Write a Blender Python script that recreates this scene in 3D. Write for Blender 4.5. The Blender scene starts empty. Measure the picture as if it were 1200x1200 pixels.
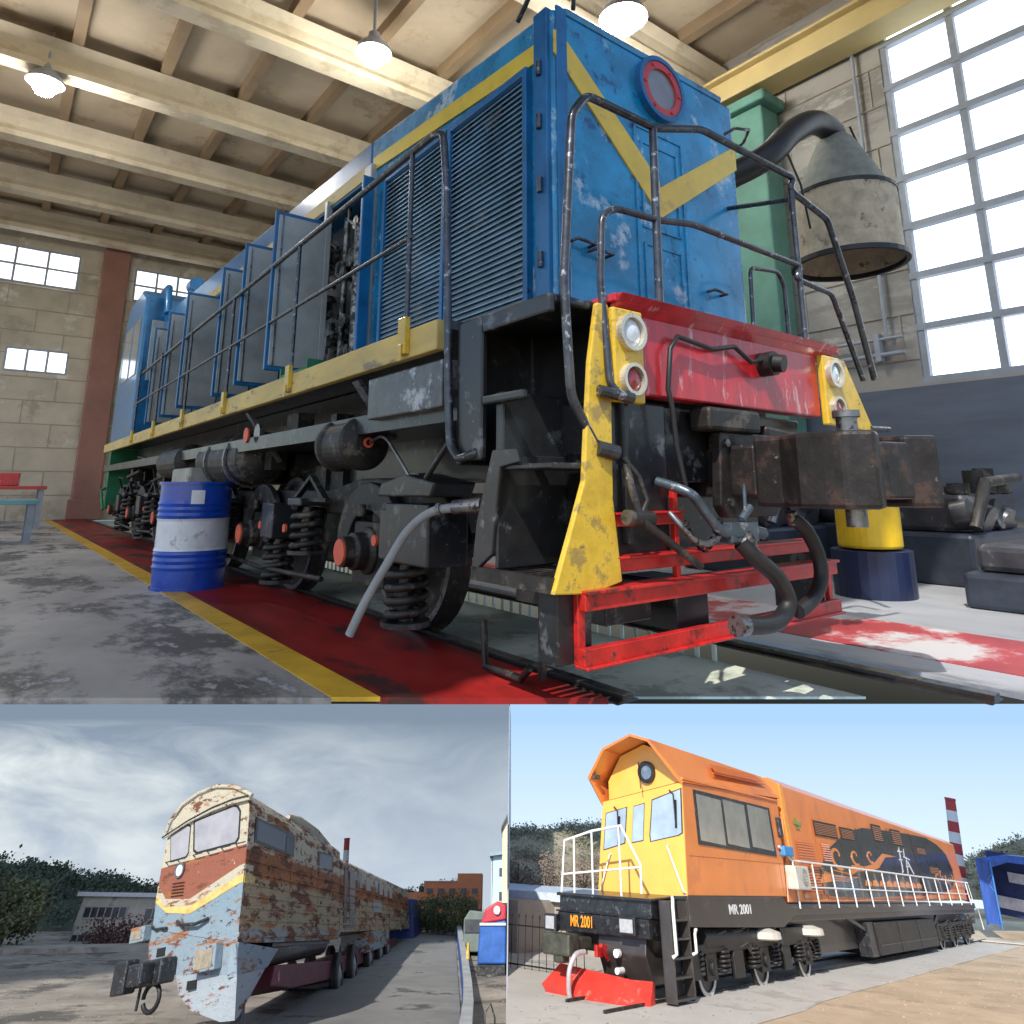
import bpy, bmesh, math, random
from mathutils import Vector, Matrix, noise
random.seed(7)
R=math.radians
sc=bpy.context.scene
# ---------------------------------------------------------------- camera, sky, sun, exposure
PITCH=R(12.482)
cam=bpy.data.objects.new("camera",bpy.data.cameras.new("camera"));sc.collection.objects.link(cam)
cam.location=(0,0,.95);cam.rotation_euler=(R(90)+PITCH,0,0)
cam.data.lens=23.31;cam.data.sensor_width=36;cam.data.shift_y=-1/6;cam.data.clip_start=.01;cam.data.clip_end=500
sc.camera=cam
w=bpy.data.worlds.new("World");sc.world=w;w.use_nodes=True
nt=w.node_tree;bgn=nt.nodes['Background'];sky=nt.nodes.new('ShaderNodeTexSky');sky.sky_type='NISHITA';sky.sun_disc=False
SD=Vector((-.25,-.55,.80)).normalized()
sky.sun_elevation=math.asin(SD.z);sky.sun_rotation=math.atan2(SD.x,SD.y)
nt.links.new(sky.outputs[0],bgn.inputs[0]);bgn.inputs[1].default_value=.15
sun=bpy.data.objects.new("sun",bpy.data.lights.new("sun",'SUN'));sc.collection.objects.link(sun)
sun.data.energy=3.6;sun.data.angle=R(.6);sun.data.color=(1,.95,.87);sun.rotation_euler=SD.to_track_quat('Z','Y').to_euler()
sc.view_settings.view_transform='Standard';sc.view_settings.look='None';sc.view_settings.gamma=1;sc.view_settings.exposure=.46
# ---------------------------------------------------------------- frames (each place has its own rigid frame)
HALL=Matrix.Rotation(R(37.47),4,'Z')
CAMF=Matrix.Translation((0,0,.95))@Matrix.Rotation(PITCH,4,'X')
def rigid(rows,T,s):
    m=Matrix([[rows[i][j] for j in range(3)] for i in range(3)]).normalized().to_4x4() if False else Matrix([rows[0]+[0],rows[1]+[0],rows[2]+[0],[0,0,0,1]])
    q=m.to_quaternion().normalized()
    return CAMF@Matrix.Translation(Vector(T))@q.to_matrix().to_4x4()@Matrix.Scale(s,4)
hb=.22;ha=.36
BEF=rigid([[.01005846,-.99000522,-.1406715],[.7461579,-.0862226,.6601621],[-.665693,-.1116034,.737833]],[-2.773*hb,6.728*hb,-5.982*hb],hb/3.3)
AFT=rigid([[.6174136,-.785621,.0399949],[.6014972,.5042558,.6196186],[-.5069532,-.3584041,.7838834]],[1.058*ha,3.763*ha,-3.775*ha],ha/4.6)
SY=hb/3.3
YARD=rigid([[1,0,0],[0,.7559,.6547],[0,-.6547,.7559]],[0,-3.1*.6547*SY,-3.1*.7559*SY],SY)
WORLD=Matrix.Identity(4)
# ---------------------------------------------------------------- mesh builder
class MB:
    def __init__(s): s.v=[];s.f=[];s.sm=[]
    def add(s,vs,fs,smooth=False):
        o=len(s.v);s.v+=[Vector(p) for p in vs];s.f+=[[i+o for i in f] for f in fs];s.sm+=[smooth]*len(fs);return s
    def box(s,x0,x1,y0,y1,z0,z1):
        return s.add([(x0,y0,z0),(x1,y0,z0),(x1,y1,z0),(x0,y1,z0),(x0,y0,z1),(x1,y0,z1),(x1,y1,z1),(x0,y1,z1)],[(0,3,2,1),(4,5,6,7),(0,1,5,4),(1,2,6,5),(2,3,7,6),(3,0,4,7)])
    def bar(s,a,b,w,h,up=(0,0,1)):
        a,b=Vector(a),Vector(b);d=(b-a).normalized();u=Vector(up);x=d.cross(u)
        if x.length<1e-4:x=d.cross(Vector((1,0,0)))
        x.normalize();u=x.cross(d);P=[]
        for c in (a,b):
            for i,j in ((-1,-1),(1,-1),(1,1),(-1,1)):P.append(c+x*w*.5*i+u*h*.5*j)
        return s.add(P,[(3,2,1,0),(4,5,6,7),(0,1,5,4),(1,2,6,5),(2,3,7,6),(3,0,4,7)])
    def tube(s,pts,r,n=10,cap=True):
        pts=[Vector(p) for p in pts];m=len(pts);rs=r if isinstance(r,(list,tuple)) else [r]*m
        V=[];up=None
        for i,p in enumerate(pts):
            d=(pts[min(i+1,m-1)]-pts[max(i-1,0)]).normalized()
            if up is None:
                up=Vector((0,0,1)) if abs(d.z)<.9 else Vector((1,0,0))
            x=d.cross(up).normalized();up=x.cross(d).normalized()
            for k in range(n):
                a=2*math.pi*k/n;V.append(p+(x*math.cos(a)+up*math.sin(a))*rs[i])
        F=[]
        for i in range(m-1):
            for k in range(n):
                k2=(k+1)%n;F.append((i*n+k,i*n+k2,(i+1)*n+k2,(i+1)*n+k))
        s.add(V,F,True)
        if cap:
            s.add(V[:n],[tuple(range(n))[::-1]]);s.add(V[-n:],[tuple(range(n))])
        return s
    def cyl(s,a,b,r,n=24,r2=None): return s.tube([a,b],[r,r if r2 is None else r2],n)
    def prism(s,pts,ax,a,b):
        def P(q,c):
            return {0:(c,q[0],q[1]),1:(q[0],c,q[1]),2:(q[0],q[1],c)}[ax]
        n=len(pts);V=[P(q,a) for q in pts]+[P(q,b) for q in pts]
        F=[tuple(range(n))[::-1],tuple(range(n,2*n))]+[(i,(i+1)%n,(i+1)%n+n,i+n) for i in range(n)]
        return s.add(V,F)
    def ring(s,c,ax,R1,R2,t,n=32):
        c=Vector(c);ax=Vector(ax).normalized();x=ax.orthogonal().normalized();y=ax.cross(x)
        V=[]
        for k in range(n):
            a=2*math.pi*k/n;d=x*math.cos(a)+y*math.sin(a)
            V+=[c+d*R1,c+d*R2,c+d*R2+ax*t,c+d*R1+ax*t]
        F=[]
        for k in range(n):
            i=4*k;j=4*((k+1)%n)
            for q in range(4):F.append((i+q,j+q,j+(q+1)%4,i+(q+1)%4))
        return s.add(V,F)
    def lathe(s,c,ax,prof,n=28):
        c=Vector(c);ax=Vector(ax).normalized();x=ax.orthogonal().normalized();y=ax.cross(x)
        V=[c+ax*h+(x*math.cos(2*math.pi*k/n)+y*math.sin(2*math.pi*k/n))*max(r,1e-3) for r,h in prof for k in range(n)]
        F=[(i*n+k,i*n+(k+1)%n,(i+1)*n+(k+1)%n,(i+1)*n+k) for i in range(len(prof)-1) for k in range(n)]
        s.add(V,F,False);s.add(V[:n],[tuple(range(n))[::-1]]);s.add(V[-n:],[tuple(range(n))]);return s
    def coil(s,c,R0,r,h,turns,ax=(0,0,1)):
        pts=[];N=int(turns*14)
        for i in range(N+1):
            a=2*math.pi*turns*i/N;pts.append((c[0]+R0*math.cos(a),c[1]+R0*math.sin(a),c[2]+h*i/N))
        return s.tube(pts,r,7)
    def quadgrid(s,P,nu,nv,fn):
        V=[fn(P[0]+(P[1]-P[0])*i/nu,P[2]+(P[3]-P[2])*j/nv) for i in range(nu+1) for j in range(nv+1)]
        return s.add(V,[(i*(nv+1)+j,(i+1)*(nv+1)+j,(i+1)*(nv+1)+j+1,i*(nv+1)+j+1) for i in range(nu) for j in range(nv)],True)
    def split(s):
        n=len(s.v);p=list(range(n))
        def fd(a):
            while p[a]!=a:p[a]=p[p[a]];a=p[a]
            return a
        for f in s.f:
            for k in f[1:]:p[fd(k)]=fd(f[0])
        g={}
        for f,m in zip(s.f,s.sm):g.setdefault(fd(f[0]),[]).append((f,m))
        L_=[]
        for fs in g.values():
            ids=sorted({k for f,_ in fs for k in f});vs=[s.v[k] for k in ids]
            L_.append([fs,ids,[min(v[i] for v in vs)-.004 for i in range(3)],[max(v[i] for v in vs)+.004 for i in range(3)]])
        ch=True
        while ch:
            ch=False
            for i in range(len(L_)):
                for j in range(i+1,len(L_)):
                    A_,B_=L_[i],L_[j]
                    if all(A_[2][k]<=B_[3][k] and B_[2][k]<=A_[3][k] for k in range(3)):
                        A_[0]+=B_[0];A_[1]+=B_[1];A_[2]=[min(a,b) for a,b in zip(A_[2],B_[2])];A_[3]=[max(a,b) for a,b in zip(A_[3],B_[3])];L_.pop(j);ch=True;break
                if ch:break
        out=[]
        for fs,ids,_,_ in L_:
            ids=sorted(set(ids));mp={k:i for i,k in enumerate(ids)};m=MB();m.v=[s.v[k] for k in ids];m.f=[[mp[k] for k in f] for f,_ in fs];m.sm=[q for _,q in fs];out.append(m)
        return out
    def build(s,name,mat,parent=None,bevel=0,base=(0,0,0),frame=None):
        if name in SPLIT and parent is not None:
            q=s.split()
            if 1<len(q)<40:
                for m in q:o=m.build1(name,mat,parent,bevel)
                return o
        return s.build1(name,mat,parent,bevel,base,frame)
    def build1(s,name,mat,parent=None,bevel=0,base=(0,0,0),frame=None):
        me=bpy.data.meshes.new(name)
        if parent is not None:base=BASE[parent.name]
        b=Vector(base);me.from_pydata([tuple(p-b) for p in s.v],[],s.f);me.validate()
        bm=bmesh.new();bm.from_mesh(me);bmesh.ops.recalc_face_normals(bm,faces=bm.faces);bm.to_mesh(me);bm.free()
        if len(me.polygons)==len(s.sm):
            for p,q in zip(me.polygons,s.sm):p.use_smooth=q
        me.materials.append(mat)
        o=bpy.data.objects.new(name,me);sc.collection.objects.link(o)
        if parent is not None:o.parent=parent;BASE[o.name]=b
        else:
            o.matrix_world=(frame or WORLD)@Matrix.Translation(b);BASE[o.name]=b
        if bevel:
            m=o.modifiers.new('bevel','BEVEL');m.width=bevel;m.segments=2;m.limit_method='ANGLE';m.angle_limit=R(35)
        return o
BASE={}
SPLIT={'drum_rim','visor_stay','pilot_bracket','deck_bracket','rail_foot','brace','exhaust_stack','hinge','striker_bolt','grab_handle','roof_grab_rail','engine_block','door_post','sand_pipe','fittings','hand_bar','white_cap','lug_hole','tank_strap','panel_joint','grab_rail','pipework','step_well','hose_coupling','front_plate'}
def tag(o,label=None,cat=None,group=None,kind=None):
    if label:o['label']=label
    if cat:o['category']=cat
    if group:o['group']=group
    if kind:o['kind']=kind
    return o
def thing(name,label,cat,frame,base=(0,0,0),group=None):
    o=bpy.data.objects.new(name,None);sc.collection.objects.link(o);o.empty_display_size=.05
    o.matrix_world=frame@Matrix.Translation(Vector(base));BASE[o.name]=Vector(base);return tag(o,label,cat,group)
def copy_tree(o,parent=None):
    c=o.copy();sc.collection.objects.link(c);BASE[c.name]=BASE[o.name]
    if parent:c.parent=parent
    for ch in list(o.children):copy_tree(ch,c)
    return c
def text(t,name,mat,parent,pos,xdir,ydir,size,ext=.01,squeeze=1):
    cu=bpy.data.curves.new(name,'FONT');cu.body=t;cu.size=size;cu.extrude=ext;cu.offset=size*.02
    tmp=bpy.data.objects.new(name+'_t',cu);sc.collection.objects.link(tmp);bpy.context.view_layer.update()
    me=bpy.data.meshes.new_from_object(tmp.evaluated_get(bpy.context.evaluated_depsgraph_get()));bpy.data.objects.remove(tmp)
    x=Vector(xdir).normalized();y=Vector(ydir).normalized();z=x.cross(y);b=BASE[parent.name]
    for v in me.vertices:v.co=Vector(pos)-b+x*v.co.x*squeeze+y*v.co.y+z*v.co.z
    me.name=name;me.materials.clear();me.materials.append(mat)
    o=bpy.data.objects.new(name,me);sc.collection.objects.link(o);o.parent=parent;BASE[o.name]=b;return o
# ---------------------------------------------------------------- materials
def nodes(name):
    m=bpy.data.materials.new(name);m.use_nodes=True;t=m.node_tree;return m,t,t.nodes['Principled BSDF']
def mk(name,col,rough=.5,metal=0,var=.15,scale=4,patch=None,pth=.6,pscale=3,bump=.0,stretch=(1,1,1),rvar=.15,coat=0,pdet=6,patch2=None,p2th=.66,p2scale=12):
    m,t,b=nodes(name);N=t.nodes;L=t.links
    tc=N.new('ShaderNodeTexCoord');mp=N.new('ShaderNodeMapping');mp.inputs['Scale'].default_value=stretch;L.new(tc.outputs['Object'],mp.inputs[0])
    n=N.new('ShaderNodeTexNoise');n.inputs['Scale'].default_value=scale;n.inputs['Detail'].default_value=8;n.inputs['Roughness'].default_value=.65;L.new(mp.outputs[0],n.inputs[0])
    r=N.new('ShaderNodeValToRGB');r.color_ramp.elements[0].position=.3;r.color_ramp.elements[1].position=.7
    r.color_ramp.elements[0].color=[c*(1-var) for c in col]+[1];r.color_ramp.elements[1].color=[min(1,c*(1+var)) for c in col]+[1]
    L.new(n.outputs[0],r.inputs[0]);out=r.outputs[0]
    for pc,th,ps in ((patch,pth,pscale),(patch2,p2th,p2scale)):
        if pc is None:continue
        n2=N.new('ShaderNodeTexNoise');n2.inputs['Scale'].default_value=ps;n2.inputs['Detail'].default_value=pdet;n2.inputs['Roughness'].default_value=.7;L.new(mp.outputs[0],n2.inputs[0])
        r2=N.new('ShaderNodeValToRGB');r2.color_ramp.elements[0].position=th-.03;r2.color_ramp.elements[1].position=th+.04;L.new(n2.outputs[0],r2.inputs[0])
        mx=N.new('ShaderNodeMix');mx.data_type='RGBA';mx.inputs[7].default_value=list(pc)+[1];L.new(r2.outputs[0],mx.inputs[0]);L.new(out,mx.inputs[6]);out=mx.outputs[2]
    L.new(out,b.inputs['Base Color'])
    mr=N.new('ShaderNodeMapRange');mr.inputs[3].default_value=max(.02,rough-rvar);mr.inputs[4].default_value=min(1,rough+rvar);L.new(n.outputs[0],mr.inputs[0]);L.new(mr.outputs[0],b.inputs['Roughness'])
    b.inputs['Metallic'].default_value=metal;b.inputs['Coat Weight'].default_value=coat;b.inputs['Coat Roughness'].default_value=.12
    if bump:
        bp=N.new('ShaderNodeBump');bp.inputs['Strength'].default_value=bump;bp.inputs['Distance'].default_value=.02;L.new(n.outputs[0],bp.inputs['Height']);L.new(bp.outputs[0],b.inputs['Normal'])
    return m
def glow(name,col,st):
    m,t,b=nodes(name);b.inputs['Base Color'].default_value=list(col)+[1];b.inputs['Emission Color'].default_value=list(col)+[1];b.inputs['Emission Strength'].default_value=st;return m
def daylight(name,col,st,sc=.9):
    m,t,b=nodes(name);N=t.nodes;tc=N.new('ShaderNodeTexCoord');n=N.new('ShaderNodeTexNoise');n.inputs['Scale'].default_value=sc;n.inputs['Detail'].default_value=5;t.links.new(tc.outputs['Object'],n.inputs[0])
    mr=N.new('ShaderNodeMapRange');mr.inputs[1].default_value=.35;mr.inputs[2].default_value=.65;mr.inputs[3].default_value=st*.42;mr.inputs[4].default_value=st;t.links.new(n.outputs[0],mr.inputs[0]);t.links.new(mr.outputs[0],b.inputs['Emission Strength'])
    b.inputs['Base Color'].default_value=list(col)+[1];b.inputs['Emission Color'].default_value=list(col)+[1];return m
def glass(name,col,rough=.05):
    return mk(name,col,rough,0,.2,1.2,rvar=.04,coat=.6)
BLUE=mk('blue_paint',(.005,.25,.50),.28,0,.45,3,patch=(.45,.60,.70),pth=.60,pscale=2.2,bump=.12,coat=.8,rvar=.2,patch2=(.003,.07,.2),p2th=.62,p2scale=7)  # pale patches put reflected glare into the colour, along with worn spots
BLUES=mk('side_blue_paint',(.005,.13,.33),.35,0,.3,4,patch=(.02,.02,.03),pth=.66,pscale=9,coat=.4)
YEL=mk('yellow_paint',(.66,.44,.035),.42,0,.3,6,patch=(.36,.25,.06),pth=.57,pscale=6,bump=.25,coat=.3,patch2=(.10,.08,.05),p2th=.66,p2scale=17)
YELS=mk('stripe_yellow',(.78,.55,.06),.4,0,.12,6,patch=(.55,.40,.10),pth=.62,pscale=7,coat=.3)
YELD=mk('dusty_yellow_paint',(.60,.44,.14),.55,0,.25,5,patch=(.25,.2,.12),pth=.6,pscale=8,stretch=(1,.25,1))
RED=mk('red_paint',(.48,.016,.025),.35,0,.3,6,patch=(.55,.30,.30),pth=.6,pscale=5,stretch=(2,2,.5),coat=.5,bump=.1)
REDS=mk('bright_red_paint',(.50,.018,.014),.38,0,.35,8,patch=(.14,.02,.018),pth=.60,pscale=7,coat=.3,bump=.15,patch2=(.06,.04,.035),p2th=.65,p2scale=16)
BLK=mk('black_paint',(.018,.019,.022),.38,.1,.5,5,patch=(.10,.11,.12),pth=.6,pscale=6,bump=.2,coat=.3,patch2=(.30,.32,.35),p2th=.7,p2scale=18)
GRM=mk('greasy_steel',(.028,.026,.024),.5,.3,.5,7,patch=(.11,.095,.075),pth=.57,pscale=6,bump=.3,patch2=(.34,.32,.29),p2th=.69,p2scale=22)
STL=mk('worn_steel',(.22,.22,.23),.32,.8,.3,14,patch=(.05,.045,.04),pth=.58,pscale=20)
RAILM=mk('dark_rail_paint',(.07,.075,.085),.3,.6,.4,16,patch=(.45,.46,.48),pth=.62,pscale=22)
LOUV=mk('louvre_steel',(.32,.41,.48),.35,.4,.3,3,bump=.06)
GRAY=mk('grey_door_paint',(.42,.45,.45),.35,.2,.2,3,patch=(.42,.44,.45),pth=.62,pscale=3,bump=.05)
ENG=mk('engine_metal',(.25,.24,.22),.4,.6,.8,12,patch=(.02,.02,.02),pth=.5,pscale=9)
RUB=mk('black_rubber',(.014,.014,.015),.5,0,.3,15,bump=.1)
LENS=mk('clear_lens',(.62,.68,.72),.08,0,.3,9,coat=1);RLENS=mk('red_lens',(.22,.012,.02),.12,0,.5,14,coat=1)
CHR=mk('lamp_rim',(.62,.58,.48),.3,.5,.2,10)
GRN=mk('green_paint',(.015,.16,.07),.5,0,.3,5)
REDC=mk('orange_red_cap',(.72,.12,.06),.5,0,.15,12)
DRUMB=mk('drum_blue',(.004,.06,.42),.3,0,.2,5,coat=.5);DRUMW=mk('drum_white',(.66,.68,.72),.35,0,.15,6,patch=(.4,.42,.46),pth=.62,pscale=8,coat=.3)
CANV=mk('canvas',(.46,.39,.28),.85,0,.3,7,patch=(.16,.14,.1),pth=.6,pscale=5,bump=.4);CANVG=mk('grey_canvas',(.22,.23,.20),.85,0,.3,7,bump=.3)
WALLM=mk('beige_blockwork',(.50,.455,.37),.85,0,.2,.8,patch=(.38,.34,.27),pth=.56,pscale=.6,bump=.15,patch2=(.60,.57,.5),p2th=.6,p2scale=1.1);WALLG=mk('grey_blockwork',(.36,.34,.31),.85,0,.2,.8,stretch=(.5,.5,1.4),patch=(.25,.235,.21),pth=.55,pscale=.7,bump=.15,patch2=(.45,.43,.4),p2th=.6,p2scale=1.4)
JOINT=mk('dark_joint',(.36,.31,.25),.9)
CEIL=mk('tan_roof_slab',(.52,.43,.31),.8,0,.2,.5,patch=(.42,.32,.20),pth=.58,pscale=.7)
BEAM=mk('cream_girder',(.64,.56,.42),.7,0,.2,.7,patch=(.5,.42,.3),pth=.56,pscale=.9);PURL=mk('brown_purlin',(.28,.20,.12),.8,0,.2,1)
CRANE=mk('yellow_crane_beam',(.58,.45,.20),.6,0,.15,1)
COLR=mk('dull_red_column',(.30,.15,.12),.8,0,.2,1);COLG=mk('green_column',(.10,.24,.19),.7,0,.25,1.5)
WING=daylight('daylight_glass',(.88,.94,1),1.4);WINF=mk('window_bar',(.30,.33,.38),.6)
CONC=mk('worn_concrete',(.45,.42,.38),.55,0,.35,.9,patch=(.12,.115,.105),pth=.53,pscale=1.3,bump=.12,stretch=(1,.5,1),patch2=(.52,.51,.5),p2th=.62,p2scale=2.6)
CONCW=mk('pale_concrete',(.34,.35,.37),.4,0,.3,.8,patch=(.2,.2,.21),pth=.6,pscale=1.3,stretch=(1,.3,1))
REDF=mk('red_floor_paint',(.30,.014,.012),.45,0,.5,1.6,patch=(.055,.02,.018),pth=.54,pscale=1.4,bump=.1,stretch=(1,.4,1))
YLINE=mk('yellow_floor_paint',(.72,.42,.03),.5,0,.25,2,patch=(.35,.2,.05),pth=.62,pscale=2.5)
PITM=mk('green_grey_pit',(.62,.66,.55),.6,0,.2,1.5,patch=(.36,.39,.31),pth=.56,pscale=2)
# ---------------------------------------------------------------- THE HALL
EDGE=3.362  # world y where the hall floor ends
def floor_strip(name,mat,v0,v1,z,u1=27,th=.028,label=None,edge=None):
    # strip along the track, cut by the straight front edge of the slab
    c,s_=math.cos(R(37.47)),math.sin(R(37.47))
    def uf(v): return ((edge or EDGE)-v*s_)/c      # world y = v*sin + u*cos
    n=12;b=MB();V=[];F=[]
    vs=[v0+(v1-v0)*i/n for i in range(n+1)]
    for v in vs:
        a=uf(v);V+=[(v,a,z),(v,u1,z),(v,a,z-th),(v,u1,z-th)]
    for i in range(n):
        p=4*i;q=p+4;F+=[(p,q,q+1,p+1),(p+2,p+3,q+3,q+2),(p,p+2,q+2,q),(p+1,q+1,q+3,p+3)]
    F+=[(0,1,3,2),(4*n,4*n+2,4*n+3,4*n+1)];b.add(V,F)
    return tag(b.build(name,mat,frame=HALL),kind='structure')
floor_strip('floor',CONC,-14,1.38,0);floor_strip('floor',YLINE,1.38,1.56,.004,27,.02)
floor_strip('floor',REDF,1.56,2.40,0);floor_strip('floor',CONCW,4.0,11,0)
floor_strip('floor',mk('red_worn_floor',(.42,.05,.06),.5,0,.5,.9,patch=(.5,.48,.48),pth=.5,pscale=.9),4.35,5.3,.004,9,.02)
floor_strip('pit_floor',PITM,2.60,3.72,-.10,27,.012,edge=3.735)
b=MB()
for i in range(150):
    u=2.75+i*.13;b.box(3.700,3.712,u,u+.03,-.098,-.004)
tag(b.build('pit_wall',PITM,frame=HALL),kind='structure')
def rail(v,lab):
    c,s_=math.cos(R(37.47)),math.sin(R(37.47));u0=(EDGE-v*s_)/c+.03;t=thing('rail',lab,'rail',HALL,(v,u0,0),'rails under the blue locomotive')
    b=MB();b.prism([(v-.07,-.028),(v+.07,-.028),(v+.07,-.02),(v+.035,-.012),(v+.035,.006),(v-.035,.006),(v-.035,-.012),(v-.07,-.02)],1,u0,26)
    b.build('rail_bar',mk('rail_steel',(.06,.05,.045),.35,.7,.3,8),t)
    b=MB();b.box(v-.035,v+.035,u0,26,.0065,.009);b.build('rail_head',STL,t)
rail(2.49,'near steel rail beside the red painted floor strip');rail(3.86,'far steel rail beside the pale concrete floor')
b=MB();b.box(-1.2,11,25.4,25.7,-.05,9.619);far=b.build('far_wall',WALLM,frame=HALL);tag(far,'beige block end wall with high windows and a red column',cat='wall')
b=MB()
for k in range(1,12):b.box(-1.2,11,25.385,25.398,k*.72,k*.72+.03)
for k in range(12):
    for j in range(8):
        v=-1.2+j*1.6+(k%2)*.8
        if v<10.9:b.box(v,v+.02,25.386,25.397,k*.72+.03,k*.72+.72)
j=b.build('joints',JOINT,far) if False else None
b.build('block_joints',JOINT,far)
def hall_window(v0,v1,z0,z1,nc,nr,lab):
    t=thing('wall_window',lab,'window',HALL,(v0,25.35,z0),'windows in the beige end wall')
    MB().box(v0,v1,25.36,25.375,z0,z1).build('pane',WING,t)
    b=MB()
    for i in range(nc+1):v=v0+(v1-v0)*i/nc;b.box(v-.03,v+.03,25.30,25.358,z0,z1)
    for i in range(nr+1):z=z0+(z1-z0)*i/nr;b.box(v0,v1,25.31,25.352,z-.03,z+.03)
    b.build('frame',WINF,t)
hall_window(-1.2,1.35,7.3,8.45,3,2,'wide high window left of the red column on the beige wall')
hall_window(3.0,5.0,7.25,8.35,3,2,'high window right of the red column above the loco cab')
hall_window(-.2,1.4,4.5,5.2,3,1,'small low window beneath the wide window on the beige wall')
b=MB();b.box(2.0,2.75,25.0,25.38,0,8.85);b.box(1.9,2.85,24.95,25.0,0,.6);tag(b.build('wall_column',COLR,frame=HALL,bevel=.03),'tall dull red column between the two high windows','column')
b=MB();b.box(10.35,10.92,5.95,7.15,0,7.9);b.box(10.2,10.93,5.8,7.3,7.9,8.1);tag(b.build('wall_column',COLG,frame=HALL,bevel=.04),'tall green column between the blue loco and the grey block wall','column')
# right wall
b=MB();b.box(11,11.35,-1,25.4,-.05,2.5);b.box(11,11.35,4.1,25.4,2.5,9.9);b.box(11,11.35,-1,4.1,9.2,9.9);rw=b.build('side_wall',WALLG,frame=HALL);tag(rw,'grey block side wall holding the huge bright window','wall')
b=MB()
for k in range(1,13):b.box(10.975,10.998,4.1,25.3,k*.72,k*.72+.02)
for k in range(13):
    for j in range(7):u=4.3+j*3+(k%2)*1.5;b.box(10.977,10.996,u,u+.02,k*.72+.02,k*.72+.72)
b.build('block_joints',JOINT,rw)
b=MB();b.box(10.93,10.99,-1,6.4,.55,2.45);b.build('dado_panel',mk('slate_panel',(.10,.12,.16),.5,0,.3,1,stretch=(.3,.3,2)),rw)
t=thing('wall_window','huge bright multi pane window filling the right side wall','window',HALL,(11,4.1,2.55))
MB().box(11.15,11.17,-1,4.1,2.52,9.19).build('pane',daylight('big_daylight_glass',(.84,.92,1),1.9,.6),t)
b=MB()
for k in range(9):z=2.55+k*.82;b.box(11.0,11.14,-1,4.1,z-.05,z+.05)
for k in range(6):u=4.05-k*1.0;b.box(11.02,11.13,u-.05,u+.05,2.5,9.2)
b.build('frame',WINF,t)
t=thing('wall_pipe','pair of thin grey pipes running along the side wall left of the huge window','pipe',HALL,(10.9,4.2,3))
for z,r_ in ((3.0,.035),(3.25,.025)):MB().cyl((10.88,4.25,z),(10.88,25,z),r_,10).build('pipe_run',WINF,t)
b=MB();b.box(10.84,10.975,4.6,4.68,2.9,3.35)
MB().cyl((10.9,4.5,3.25),(10.9,4.5,9.3),.03,8).build('riser_pipe',WINF,t);b.build('pipe_clip',WINF,t)
# roof
b=MB();b.box(-7,11,-.4,25.6,9.62,9.75);rf=b.build('hall_roof',CEIL,frame=HALL);tag(rf,'tan ribbed roof over the hall seen from below','roof')
b=MB()
for v in [-6+1.55*i for i in range(11)]:b.box(v-.10,v+.10,-.4,25.4,9.36,9.619)
b.build('purlin',PURL,rf)
for i,u in enumerate((3.2,7.2,11.0,14.4,17.8,21.2,24.4)):
    t=thing('roof_girder','',"girder",HALL,(-7,u,8.9),'cream girders across the roof')
    t['label']='cream concrete girder crossing the hall under the tan roof'
    b=MB();b.prism([(u-.28,9.35),(u+.28,9.35),(u+.14,9.2),(u+.11,9.0),(u+.2,8.85),(u+.2,8.72),(u-.2,8.72),(u-.2,8.85),(u-.11,9.0),(u-.14,9.2)],0,-7,10.9);b.build('girder_beam',BEAM,t)
b=MB();b.box(10.3,10.9,-.4,8.2,8.3,8.7);b.box(10.15,10.99,-.4,8.2,8.7,8.76);tag(b.build('crane_rail_beam',CRANE,frame=HALL,bevel=.02),'yellow crane rail beam along the top of the side wall','beam')
def lamp(v,u,col,st,lab,big=1):
    t=thing('hall_lamp',lab,'lamp',HALL,(v,u,8.4),'lamps hanging from the hall roof')
    MB().lathe((v,u,8.45),(0,0,1),[(.32*big,0),(.28*big,.12),(.12,.28),(.1,.4),(.03,.42),(.03,1.1)],20).build('lamp_housing',WINF,t)
    MB().lathe((v,u,8.20),(0,0,1),[(0,0),(.14*big,.04),(.2*big,.14),(.2*big,.2),(.1*big,.24)],20).build('lamp_bulb',glow('lamp_glow',col,st),t)
    l=bpy.data.lights.new('lamp_light','POINT');l.energy=170;l.color=(1,.96,.9);l.shadow_soft_size=.4;o=bpy.data.objects.new('lamp_light',l);sc.collection.objects.link(o);o.parent=t;o.location=(0,0,-.55)
lamp(4.35,9.7,(1,.95,.55),60,'yellowish lit lamp high above the blue loco handrail')
lamp(-.2,14.3,(1,.98,.95),60,'white lit lamp at the far left of the roof')
lamp(7.2,6.4,(1,.98,.92),80,'large white lit lamp above the blue loco front',1.25)
# ---------------------------------------------------------------- BLUE LOCOMOTIVE  (v across, u back, z up)
L=thing('blue_locomotive','large blue diesel locomotive with red beam and yellow fenders in the workshop','locomotive',HALL,(3.2,2.1,0))
# hood
cy=3.2
b=MB();b.prism([(2.6,1.86),(5.05,1.86),(5.05,3.98),(2.6,3.78)],0,2.30,4.10);b.prism([(2.6,3.78),(5.05,3.98),(5.05,4.05),(2.6,3.84)],0,2.40,4.0)
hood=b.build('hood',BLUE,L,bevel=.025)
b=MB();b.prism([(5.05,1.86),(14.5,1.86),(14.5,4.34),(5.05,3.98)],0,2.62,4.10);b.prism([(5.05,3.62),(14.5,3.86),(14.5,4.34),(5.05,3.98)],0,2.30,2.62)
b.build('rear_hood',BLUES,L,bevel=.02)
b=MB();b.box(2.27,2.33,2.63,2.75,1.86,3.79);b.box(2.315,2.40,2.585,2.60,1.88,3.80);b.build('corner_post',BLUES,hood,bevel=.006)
b=MB()
for z in (2.15,2.6,3.0,3.35):b.cyl((2.262,2.69,z),(2.262,2.69,z+.09),.018,8)
b.build('hinge',RAILM,hood)
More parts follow.
